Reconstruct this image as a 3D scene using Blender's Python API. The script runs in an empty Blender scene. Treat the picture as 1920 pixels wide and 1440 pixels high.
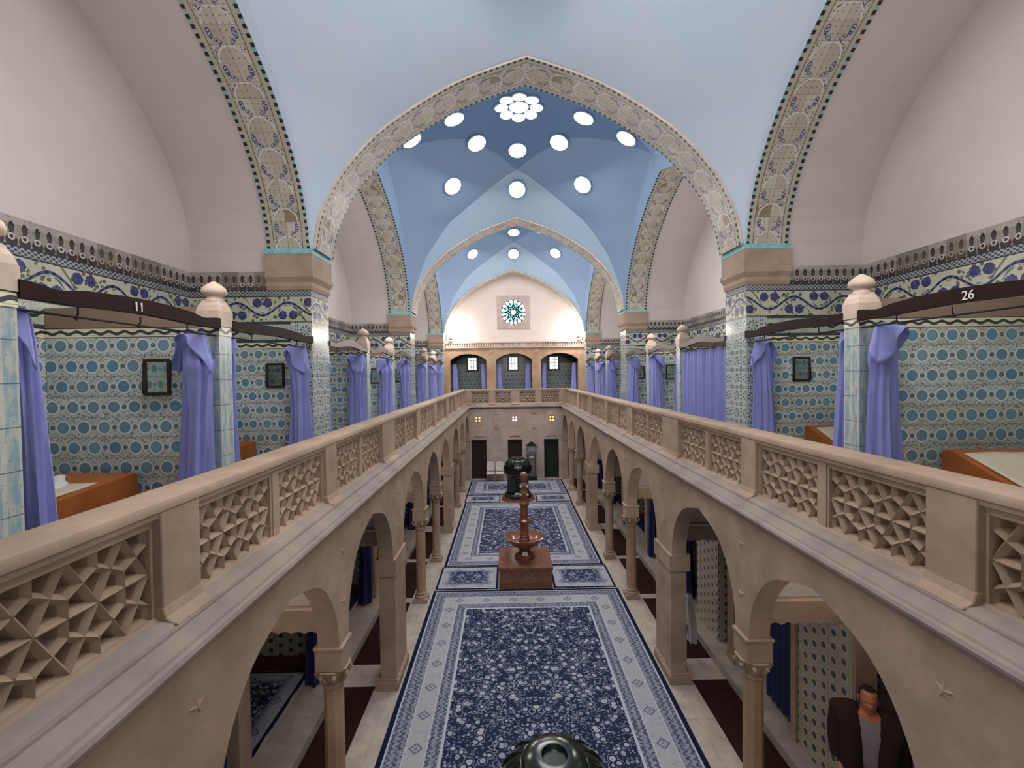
import bpy, bmesh, math, random
from math import sin, cos, pi, sqrt, hypot, radians as R
from mathutils import Vector, Matrix
from mathutils.bvhtree import BVHTree
random.seed(7)
scene = bpy.context.scene
COL = scene.collection

# ------------------------------------------------------------------ node helpers
def lin(c):
    return tuple(((v / 255) / 12.92 if v / 255 <= .04045 else ((v / 255 + .055) / 1.055) ** 2.4) for v in c)
class N:
    """a float socket with arithmetic"""
    def __init__(s, nt, k): s.nt, s.k = nt, k
    def m(s, op, *a):
        n = s.nt.nodes.new('ShaderNodeMath'); n.operation = op
        for i, v in enumerate((s,) + a):
            if isinstance(v, N): s.nt.links.new(v.k, n.inputs[i])
            else: n.inputs[i].default_value = v
        return N(s.nt, n.outputs[0])
    def __add__(s, o): return s.m('ADD', o)
    __radd__ = __add__
    def __sub__(s, o): return s.m('SUBTRACT', o)
    def __rsub__(s, o): return s.m('MULTIPLY_ADD', -1.0, o)
    def __mul__(s, o): return s.m('MULTIPLY', o)
    __rmul__ = __mul__
    def __truediv__(s, o): return s.m('DIVIDE', o)
    def floor(s): return s.m('FLOOR')
    def fract(s): return s.m('FRACT')
    def abs(s): return s.m('ABSOLUTE')
    def sin(s): return s.m('SINE')
    def cos(s): return s.m('COSINE')
    def lt(s, o): return s.m('LESS_THAN', o)
    def gt(s, o): return s.m('GREATER_THAN', o)
    def min(s, o): return s.m('MINIMUM', o)
    def max(s, o): return s.m('MAXIMUM', o)
    def sqrt(s): return s.m('SQRT')
    def mod(s, o): return s.m('FLOORED_MODULO', o)
    def clamp(s): return s.m('MINIMUM', 1.0).m('MAXIMUM', 0.0)
    def between(s, a, b): return s.gt(a) * s.lt(b)
def hyp(a, b): return (a * a + b * b).sqrt()
class Mat:
    def __init__(s, name, rough=.6, spec=.4, metal=0.0):
        s.m = bpy.data.materials.new(name); s.m.use_nodes = True
        s.nt = s.m.node_tree; s.b = s.nt.nodes['Principled BSDF']
        s.b.inputs['Roughness'].default_value = rough
        s.b.inputs['Specular IOR Level'].default_value = spec
        s.b.inputs['Metallic'].default_value = metal
    def uv(s):
        n = s.nt.nodes.new('ShaderNodeUVMap'); n.uv_map = 'UVMap'
        x = s.nt.nodes.new('ShaderNodeSeparateXYZ'); s.nt.links.new(n.outputs[0], x.inputs[0])
        return N(s.nt, x.outputs[0]), N(s.nt, x.outputs[1])
    def pos(s):
        n = s.nt.nodes.new('ShaderNodeNewGeometry')
        return n.outputs['Position']
    def vec(s, x, y, z=0.0):
        n = s.nt.nodes.new('ShaderNodeCombineXYZ')
        for i, v in enumerate((x, y, z)):
            if isinstance(v, N): s.nt.links.new(v.k, n.inputs[i])
            else: n.inputs[i].default_value = v
        return n.outputs[0]
    def noise(s, vec, scale, detail=3.0, rough=.5):
        n = s.nt.nodes.new('ShaderNodeTexNoise')
        n.inputs['Scale'].default_value = scale; n.inputs['Detail'].default_value = detail; n.inputs['Roughness'].default_value = rough
        if vec is not None: s.nt.links.new(vec, n.inputs['Vector'])
        return N(s.nt, n.outputs[0])
    def voro(s, vec, scale, rnd=1.0):
        n = s.nt.nodes.new('ShaderNodeTexVoronoi'); n.inputs['Scale'].default_value = scale; n.inputs['Randomness'].default_value = rnd
        s.nt.links.new(vec, n.inputs['Vector'])
        x = s.nt.nodes.new('ShaderNodeSeparateColor'); s.nt.links.new(n.outputs['Color'], x.inputs[0])
        return N(s.nt, n.outputs['Distance']), N(s.nt, x.outputs[0])
    def white(s, x, y):
        n = s.nt.nodes.new('ShaderNodeTexWhiteNoise'); n.noise_dimensions = '2D'
        s.nt.links.new(s.vec(x, y), n.inputs['Vector'])
        return N(s.nt, n.outputs['Value'])
    def rgb(s, c):
        n = s.nt.nodes.new('ShaderNodeRGB'); n.outputs[0].default_value = (*lin(c), 1); return n.outputs[0]
    def mix(s, f, a, b):
        n = s.nt.nodes.new('ShaderNodeMix'); n.data_type = 'RGBA'
        if isinstance(f, N): s.nt.links.new(f.k, n.inputs['Factor'])
        else: n.inputs['Factor'].default_value = f
        for k, v in ((6, a), (7, b)):
            if isinstance(v, tuple): n.inputs[k].default_value = (*lin(v), 1)
            else: s.nt.links.new(v, n.inputs[k])
        return n.outputs[2]
    def scale(s, col, f):
        n = s.nt.nodes.new('ShaderNodeVectorMath'); n.operation = 'SCALE'
        s.nt.links.new(col, n.inputs[0])
        if isinstance(f, N): s.nt.links.new(f.k, n.inputs['Scale'])
        else: n.inputs['Scale'].default_value = f
        return n.outputs[0]
    def base(s, col):
        if isinstance(col, tuple): s.b.inputs['Base Color'].default_value = (*lin(col), 1)
        else: s.nt.links.new(col, s.b.inputs['Base Color'])
        return s
    def bump(s, h, strength=.3, dist=.01):
        n = s.nt.nodes.new('ShaderNodeBump'); n.inputs['Strength'].default_value = strength; n.inputs['Distance'].default_value = dist
        s.nt.links.new(h.k, n.inputs['Height']); s.nt.links.new(n.outputs[0], s.b.inputs['Normal']); return s
    def emit(s, c, e):
        s.b.inputs['Emission Color'].default_value = (*lin(c), 1); s.b.inputs['Emission Strength'].default_value = e; return s

def plain(name, c, rough=.6, var=.0, scale=6, spec=.4, metal=0.0, bump=0):
    m = Mat(name, rough, spec, metal)
    if var:
        n = m.noise(m.pos(), scale, 5, .6)
        m.base(m.mix(((n - .5) * 1.8 + .5).clamp(), tuple(v * (1 - var) for v in c), tuple(min(255, v * (1 + var)) for v in c)))
        if bump: m.bump(n, bump, .01)
    else: m.base(c)
    return m.m
def stone(name, c, stain=.25, joints=None):
    m = Mat(name, .75, .25)
    p = m.pos()
    a = m.noise(p, 2.2, 6, .6); b = m.noise(p, 22, 4, .6); d = m.noise(p, .7, 3, .5)
    col = m.mix(((a - .5) * 2.2 + .5).clamp(), tuple(v * .86 for v in c), tuple(min(255, v * 1.06) for v in c))
    col = m.mix(((d - .45) * 3).clamp() * stain, col, (c[0] * .72, c[1] * .66, c[2] * .62))
    col = m.mix(((b - .62) * 5).clamp() * .35, col, tuple(v * .7 for v in c))
    if joints:
        u, v = m.uv()
        ju = ((u / joints[0]).fract() * joints[0]).lt(.008); jv = ((v / joints[1]).fract() * joints[1]).lt(.008)
        col = m.mix(ju.max(jv) * .5, col, tuple(x * .6 for x in c))
    m.base(col); m.bump(b, .25, .006); return m.m

def m_tile(name, shade=1.0, green=.35):
    """glazed wall tiles: rows of blue medallions in pale rings, florets between; v is height"""
    m = Mat(name, .22, .5); u, v = m.uv()
    c = .225
    row = ((v - 3.66) / c).floor(); fv = ((v - 3.66) / c).fract()
    uu = u / c + row.mod(2.0) * .5; fu = uu.fract(); cu = uu.floor()
    rnd = m.white(cu, row); rnd2 = m.white(cu + 31.7, row + 5.3); trow = m.white(row * 1.7, (u / 1.1).floor())
    d = hyp(fu - .5, fv - .5) * c
    fe = fu.min(1.0 - fu); d2 = hyp(fe, fv - .5) * c
    wob = m.noise(m.vec(u, v), 18, 2)
    dv, dr = m.voro(m.vec(u, v), 34)
    bg = m.mix(((wob - .4) * 2.5).clamp(), (170, 178, 176), (198, 202, 194))
    bg = m.mix(trow.gt(.72) * green * 1.4, bg, (168, 170, 138))
    vert = (fv - .5).abs()
    ang = (fu * (2 * pi * 3)).sin() * (fv * (2 * pi * 2)).cos()
    fl = dv.lt(.36) * d.gt(.088) * d2.gt(.045) * dr.gt(.35)
    bg = m.mix(fl * .75, bg, m.mix(dr, (84, 70, 78), (70, 104, 112)))
    bg = m.mix((ang.gt(.45) * vert.gt(.3)) * .55, bg, (92, 86, 84))
    bg = m.mix(d.between(.084, .09) * .6, bg, (96, 120, 130))
    circ = m.mix(rnd, (88, 126, 158), (112, 144, 160))
    circ = m.mix((rnd2 - .4).clamp() * 2.6 * green, circ, (108, 124, 112))
    circ = m.mix(((d / .062) - .6).clamp() * .6, circ, (70, 100, 122))
    col = m.mix(d.lt(.062), bg, circ)
    col = m.mix(d.between(.064, .082) * .7, col, (208, 210, 204)); col = m.mix(d2.lt(.028), col, (86, 112, 122)); col = m.mix(d2.between(.028, .038) * .6, col, (206, 208, 202))
    # narrow leaf borders under the coping and along the floor
    t = (u * 36.0).sin() * .014
    bz = (v - 5.715 + t).abs()
    bcol = m.mix(bz.lt(.017), (212, 206, 180), (52, 60, 58)); bcol = m.mix((v - 5.715).abs().gt(.046), bcol, (38, 50, 46))
    col = m.mix(v.gt(5.66), col, bcol)
    t2 = (u * 40.0).sin() * .03
    b2 = m.mix((v - 3.6 + t2).abs().lt(.022), (30, 34, 36), (196, 200, 196))
    col = m.mix(v.lt(3.68), col, b2)
    jv = fv.lt(.02); ju = fu.lt(.012)
    col = m.mix(jv.max(ju * .6) * .55, col, (70, 68, 60))
    dirt = m.noise(m.vec(u, v), 1.3, 3)
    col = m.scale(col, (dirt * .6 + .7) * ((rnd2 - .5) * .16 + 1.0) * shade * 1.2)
    m.base(col); return m.m
def m_frieze(name):
    """painted tile frieze; v is the height: plain strip, vine with rope, small border, palmette band"""
    m = Mat(name, .25, .5); u, v = m.uv()
    dv, dr = m.voro(m.vec(u, v), 14); dn, dm = m.voro(m.vec(u, v), 42)
    w = (u * (2 * pi / .82)).sin()
    rope = (v - 6.3 - w * .1).abs()
    lobe = w.gt(0) * 2.0 - 1.0
    fx = ((u / .41).fract() - .5) * .41
    fz = v - 6.3 + lobe * .1
    fx1 = fx.abs() - .085
    fd = hyp(fx1, fz)
    vine = m.mix(((m.noise(m.vec(u, v), 6) - .4) * 3).clamp(), (210, 206, 180), (196, 200, 186))
    leaf = dv.lt(.36) * dr.gt(.3)
    vine = m.mix(leaf * .9, vine, m.mix(dm, (58, 72, 48), (112, 98, 62)))
    vine = m.mix((((u + v * .6) * 42).sin().gt(.35) * (v - 6.3 - w * .17).abs().between(.075, .12)) * .8, vine, (80, 88, 50))
    vine = m.mix(fd.lt(.062 + dn * .02), vine, m.mix(dm, (44, 52, 104), (90, 92, 140)))
    vine = m.mix(rope.lt(.03), vine, (188, 200, 206))
    vine = m.mix(rope.lt(.02), vine, m.mix((u * 75.0).sin().gt(.0), (30, 36, 74), (74, 84, 120)))
    # strip below
    s = (v - 5.93 + (u * 22).sin() * .03).abs()
    strip = m.mix(s.lt(.02), (196, 202, 186), (46, 72, 62)); strip = m.mix(dn.lt(.3) * .6, strip, (64, 84, 74))
    strip = m.mix((v - 5.93).abs().gt(.12), strip, (60, 80, 76))
    # small border
    bo = m.mix(((u * 95).sin() * (v * 120).sin()).gt(.1), (166, 170, 172), (58, 62, 76))
    # palmettes
    pu = ((u / .13).fract() - .5).abs() * .13; pv = v - 6.62
    pal = m.mix((pu + pv * .2 - .055 - (pv * 42).sin() * .012).gt(0), (62, 56, 56), (160, 152, 144))
    pal = m.mix((hyp(pu, pv - .07) - .028).abs().lt(.009), pal, (206, 198, 190))
    pal = m.mix(hyp(pu, pv - .15).lt(.03), pal, (74, 66, 70))
    pal = m.mix(pv.gt(.2), pal, (186, 174, 168)); pal = m.mix(hyp(pu, pv - .205).lt(.02), pal, (48, 44, 46)); pal = m.mix(dn.lt(.26) * .55, pal, (52, 54, 62))
    pal = m.mix(m.white((u / .26).floor(), 3.0 + (v * 0.0)).gt(.8) * .5, pal, (96, 84, 62))
    col = m.mix(v.gt(6.09), strip, vine); col = m.mix(v.gt(6.5), col, bo); col = m.mix(v.gt(6.6), col, pal)
    for z in (6.09, 6.5, 6.6): col = m.mix((v - z).abs().lt(.008), col, (48, 54, 66))
    grime = m.noise(m.vec(u, v), 2.5, 4)
    m.base(m.scale(col, grime * .7 + .48)); return m.m
def m_soffit(name, W):
    """arch band: cream medallion tiles with leaf shapes and chequered edges; u across, v along"""
    m = Mat(name, .3, .5); u, v = m.uv()
    P_ = .42; k = (v / P_).floor(); fv = (v / P_).fract(); uc = (u - W / 2) / (W / 2)
    au = uc.abs()
    rnd = m.white(k, uc.gt(0) * 3.0 + fv.gt(.5)); 
    col = m.mix(rnd, (206, 198, 184), (184, 174, 160)); col = m.mix(rnd.gt(.93), col, (150, 132, 110))
    dn, dm = m.voro(m.vec(u, v), 40)
    dome = hyp(au / .56, fv / .47)
    e1 = hyp((au - .3) * 1.0 + (fv - .58) * .8, ((fv - .6) - (au - .3) * .45) * 2.6) / .17
    e2 = hyp((au - .47) / .1, (fv - .8) / .15)
    wing = e1.min(e2)
    low = fv.lt(.5) * dome.gt(1.06) * au.lt(.6)
    leafm = (low * dn.gt(.3)).max(wing.lt(1.0))
    col = m.mix(low * .7, col, (206, 204, 200))
    col = m.mix(low * dn.lt(.42) * dm.gt(.3), col, (74, 76, 100))
    col = m.mix(wing.lt(1.0), col, (188, 190, 198))
    col = m.mix(wing.between(.74, 1.0).max(wing.lt(.62) * ((fv * 60.0 + au * 30.0).sin().gt(.1))), col, (52, 58, 96))
    col = m.mix(fv.lt(.5) * (dome - 1.0).abs().lt(.05), col, (222, 218, 210))
    dots = hyp((((u * 13).fract()) - .5), (((v * 13).fract()) - .5)).lt(.12); col = m.mix(dots * (1.0 - wing.lt(1.1)) * (1.0 - low) * .7, col, (84, 72, 76))
    col = m.mix(fv.lt(.012).max((fv - .5).abs().lt(.006)).max(au.lt(.008)) * .6, col, (96, 84, 74))
    col = m.mix(au.between(.66, .69), col, (92, 80, 62))
    col = m.mix(au.gt(.69), col, (190, 182, 164))
    chk = ((v / .1).fract()).lt(.5)
    chkc = m.mix(chk, m.mix(m.white((v / .1).floor(), 1.0 + (u * 0.0)), (132, 182, 188), (184, 188, 168)), (44, 28, 27))
    col = m.scale(m.mix(au.gt(.85), col, chkc), .9)
    m.base(col); return m.m
def m_pier(name):
    m = Mat(name, .12, .6); u, v = m.uv()
    fu = (u / .29).fract() - .5; fv = (v / .29).fract() - .5; r = hyp(fu, fv)
    th = fu.m('ARCTAN2', fv)
    pet = (th * 8.0).sin().gt(.1) * r.between(.13, .3)
    dv, dr = m.voro(m.vec(u, v), 30)
    col = m.mix(dr, (196, 202, 196), (170, 184, 186))
    col = m.mix(pet * .85, col, (44, 60, 56)); col = m.mix(r.lt(.06), col, (150, 140, 84))
    e = (fv.abs() - .45).abs().lt(.035) * ((fu * 44).sin().gt(.2)); col = m.mix(e, col, (40, 44, 46))
    e2 = (fu.abs() - .43).abs().lt(.03) * ((fv * 30).sin().gt(.0)); col = m.mix(e2, col, (62, 82, 90))
    m.base(col); return m.m
def m_postile(name):
    m = Mat(name, .2, .5); u, v = m.uv()
    n = m.noise(m.vec(u * 3.0, v * .9), 7, 3); dv, dr = m.voro(m.vec(u, v), 22)
    col = m.mix(((n - .4) * 5).clamp(), (142, 172, 182), (190, 196, 186)); e = ((u / .11).fract() - .5).abs().gt(.36); col = m.mix(e * .7, col, (206, 206, 196))
    col = m.mix(dv.lt(.2) * .5, col, (150, 140, 120)); col = m.mix(((v / .28).fract()).lt(.02), col, (96, 104, 108))
    m.base(col); return m.m
def m_dots(name):
    """lower wall tiles: cream with staggered dark oval dots"""
    m = Mat(name, .35, .4); u, v = m.uv(); c = .17
    col_i = (u / c).floor(); fu = (u / c).fract() - .5; vv = v / c + col_i.mod(2.0) * .5; fv = vv.fract() - .5
    r = hyp(fu, fv); rnd = m.white(col_i, vv.floor())
    col = m.mix(m.noise(m.vec(u, v), 5), (176, 168, 148), (196, 188, 166))
    col = m.mix(r.lt(.33) * .45, col, (206, 204, 190))
    col = m.mix(r.lt(.24), col, m.mix(rnd, (52, 84, 100), (92, 98, 82)))
    sm = hyp(fu.abs() - .5, fv).lt(.05); col = m.mix(sm, col, (120, 66, 48))
    col = m.mix(((u / (2 * c)).fract()).lt(.015) * .6, col, (100, 92, 80))
    m.base(col); return m.m
def m_rug(name, hx, hy, small=False):
    m = Mat(name, .95, .1); u, v = m.uv()
    s = .45 if small else 1.0
    e = (hx - u.abs()).min(hy - v.abs())
    au = u.abs()
    n0 = m.noise(m.vec(au, v), 3.0, 2)
    wu = au + (m.noise(m.vec(au, v, 3.0), 9, 1) - .5) * .05
    wv = v + (m.noise(m.vec(au, v, 7.0), 9, 1) - .5) * .05
    dv, dr = m.voro(m.vec(wu, wv), 8.2 if not small else 12.0)
    dn, dm = m.voro(m.vec(wu, wv, 1.0), 25)
    de, dq = m.voro(m.vec(wu + .3, wv * 1.5, 2.0), 15)
    fld = m.mix(n0, (36, 44, 70), (46, 56, 84))
    fld = m.mix(dn.lt(.36) * dm.gt(.25) * .85, fld, (112, 118, 142))
    fld = m.mix((dv - .56).abs().lt(.035) * dr.gt(.4) * .9, fld, (142, 147, 166))
    fld = m.mix(de.lt(.34) * dq.gt(.45), fld, m.mix(dq, (100, 110, 138), (158, 162, 178)))
    fld = m.mix(dv.lt(.40) * dr.gt(.2), fld, (40, 48, 76))
    fld = m.mix(dv.lt(.34) * dr.gt(.2), fld, m.mix(dr, (132, 140, 162), (186, 186, 194)))
    fld = m.mix(dv.lt(.1) * dr.gt(.6), fld, (120, 126, 156))
    # borders
    side = (hx - au).lt(hy - v.abs()); run = side * v + (1.0 - side) * u
    zz = (e * 58.0 + (run * 70.0).sin() * 1.2 + (m.noise(m.vec(u, v), 14, 2) - .5) * 6.0).sin()
    ring = m.mix(zz.gt(.2) * .8, (140, 144, 160), (64, 70, 94)); ring = m.mix(dn.lt(.3) * .7, ring, (176, 178, 190)); ring = m.mix(de.lt(.22) * .8, ring, (56, 62, 86))
    wide = m.mix(m.noise(m.vec(u, v), 9), (166, 167, 176), (186, 185, 190))
    wide = m.mix(dn.lt(.27) * dm.gt(.3) * .55, wide, (116, 120, 146))
    rf = ((run / .62).fract() - .5).abs() * .62
    ros = rf + (e - .49 * s).abs()
    wide = m.mix((ros - .085).abs().lt(.018) * .8, wide, (88, 92, 120)); wide = m.mix(ros.lt(.035) * .7, wide, (104, 104, 128))
    light = (192, 194, 204)
    def band(col, a, b, c): return m.mix(e.between(a * s, b * s), col, c)
    col = fld
    if small:
        col = m.mix(e.lt(.30), fld, m.mix(((e - .2) * 12).clamp(), wide, (110, 122, 154)))
        col = m.mix(e.lt(.05), col, (24, 34, 64))
    else:
        col = band(col, 0, .87, light)
        col = band(col, .10, .33, ring); col = band(col, .35, .63, wide); col = band(col, .65, .83, ring)
        col = m.mix(e.lt(.075), col, (26, 33, 56))
    m.base(col); m.bump(m.noise(m.vec(u, v), 160, 2), .3, .004); return m.m
def m_marble(name, c=(196, 186, 176)):
    m = Mat(name, .35, .45); u, v = m.uv()
    n = m.noise(m.pos(), 3, 6, .65); d = m.noise(m.pos(), .8, 3)
    col = m.mix(((n - .5) * 2.4 + .5).clamp(), tuple(x * .82 for x in c), tuple(min(255, x * 1.06) for x in c))
    col = m.mix((d - .4).clamp() * .9, col, (176, 146, 122))
    j = ((v / .95).fract() * .95).lt(.008).max(((u / .6).fract() * .6).lt(.008)); col = m.mix(j * .5, col, (120, 110, 100))
    m.base(col); return m.m
def m_granite(name):
    m = Mat(name, .12, .6); p = m.pos()
    a = m.noise(p, 60, 3, .7); b = m.noise(p, 9, 4)
    col = m.mix(((a - .42) * 6).clamp(), (96, 56, 44), (150, 96, 76)); col = m.mix(((b - .5) * 3).clamp() * .5, col, (160, 116, 98))
    m.base(col); return m.m
def m_vault(name, c, c2):
    m = Mat(name, .85, .15); n = m.noise(m.pos(), .9, 4, .55)
    m.base(m.mix(((n - .5) * 1.4 + .5).clamp(), c, c2)); return m.m

M = {}
M['stone'] = stone('carved_sandstone', (178, 154, 133), .3)
M['stone2'] = stone('arcade_sandstone', (180, 156, 138), .45)
M['stonefar'] = stone('grey_sandstone_blocks', (194, 176, 166), .3, joints=(1.1, .48))
M['stonewarm'] = stone('ochre_sandstone', (188, 156, 128), .5)
M['cornice'] = stone('pale_moulding', (160, 146, 138), .25)
M['pale'] = stone('pale_carved_stone', (222, 200, 182), .15)
M['plaster'] = plain('white_plaster', (205, 195, 191), .9, .03, 1.2, .1)
M['plasterfar'] = plain('warm_white_plaster', (222, 206, 198), .9, .03, 1.2, .1)
M['tile'] = m_tile('medallion_tiles')
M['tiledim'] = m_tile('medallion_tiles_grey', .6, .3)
M['frieze'] = m_frieze('vine_frieze_tiles')
M['soffit'] = m_soffit('arch_band_tiles', .68)
M['pier'] = m_pier('rosette_tiles')
M['postile'] = m_postile('blue_white_tiles')
M['dots'] = m_dots('oval_dot_tiles')
M['turq'] = plain('turquoise_glaze', (128, 186, 192), .25, .15, 14)
M['marble'] = m_marble('pale_marble')
M['brownband'] = plain('brown_coping', (146, 124, 108), .8, .06, 3)
M['curtain'] = plain('lilac_satin', (140, 146, 208), .45, .05, 3, .4)
M['navy'] = plain('navy_cloth', (34, 42, 92), .6, .15, 4)
M['beam'] = plain('dark_stained_wood', (38, 22, 19), .38, .25, 9, .6)
M['nearbeam'] = plain('near_black_wood', (40, 22, 18), .6, .25, 9, .12)
M['iron'] = plain('black_iron', (26, 24, 24), .45)
M['white'] = plain('white_paint', (228, 226, 220), .5)
M['frame'] = plain('dark_bronze_frame', (42, 34, 24), .4, .2, 20)
mm = Mat('mirror_glass', .05, .6, 1.0); mm.base((180, 192, 186)); M['mirror'] = mm.m
M['leather'] = plain('brown_leather', (158, 90, 40), .5, .1, 4)
M['sheet'] = plain('cream_sheet', (206, 194, 172), .85, .04, 4)
M['towel'] = plain('white_towel', (222, 224, 228), .9, .03, 8)
M['granite'] = m_granite('red_polished_granite')
gm = Mat('dark_green_glaze', .16, .6); gm.base(gm.mix(gm.noise(gm.pos(), 9, 3), (8, 16, 14), (26, 42, 30))); M['green'] = gm.m
M['brickred'] = plain('red_brown_plinth', (128, 70, 50), .4, .12, 12)
M['carpet'] = plain('maroon_carpet', (52, 31, 27), .95, .18, 5, .1)
M['wood'] = plain('brown_wood_panel', (104, 66, 44), .5, .15, 5)
M['dark'] = plain('dark_void', (14, 10, 10), .9)
M['darkdoor'] = plain('dark_door_wood', (44, 26, 22), .5, .2, 4)
M['darkgreen'] = plain('dark_green_door', (24, 40, 30), .5, .25, 4)
M['plastic'] = plain('white_plastic', (214, 208, 198), .4)
M['scale'] = plain('grey_green_enamel', (104, 108, 98), .4, .08, 5)
M['steel'] = plain('brushed_metal', (170, 174, 178), .3, 0, 6, .5, .6)
M['skin'] = plain('skin', (196, 128, 100), .55)
M['hair'] = plain('dark_hair', (34, 28, 26), .7)
M['shirt'] = plain('grey_shirt', (150, 142, 150), .85)
M['jacket'] = plain('dark_brown_jacket', (46, 28, 22), .8)
M['trousers'] = plain('dark_trousers', (30, 26, 28), .85)
M['eye'] = plain('eye', (30, 22, 20), .3)
gl = Mat('skylight_glass', .2, .3); gl.base((230, 240, 245)); gl.emit((240, 250, 255), 2.6); M['sky'] = gl.m
gl = Mat('window_daylight', .2, .3); gl.base((235, 240, 240)); gl.emit((255, 252, 246), 2.2); M['day'] = gl.m
gl = Mat('turquoise_glass', .2, .4); gl.base((120, 200, 200)); gl.emit((150, 232, 226), .95); M['teal'] = gl.m
gl = Mat('amber_glass', .2, .4); gl.base((230, 190, 120)); gl.emit((255, 200, 110), 2.0); M['amber'] = gl.m
gl = Mat('lamp_glow', .4, .2); gl.base((255, 246, 236)); gl.emit((255, 240, 226), 40); M['lamp'] = gl.m
gl = Mat('pink_glass', .2, .4); gl.base((240, 210, 220)); gl.emit((255, 232, 238), 1.3); M['pink'] = gl.m
M['cap1'] = m_vault('pale_blue_cap', (150, 182, 214), (158, 190, 220)); M['sq1'] = m_vault('pale_blue_squinch', (190, 206, 225), (204, 215, 229)); M['lu1'] = m_vault('pale_blue_lunette', (188, 208, 230), (202, 216, 234))
M['cap2'] = m_vault('deep_blue_cap', (108, 138, 174), (116, 144, 178)); M['sq2'] = m_vault('mid_blue_squinch', (134, 158, 188), (142, 165, 193)); M['lu2'] = m_vault('light_blue_lunette', (164, 187, 208), (172, 192, 211))

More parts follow.
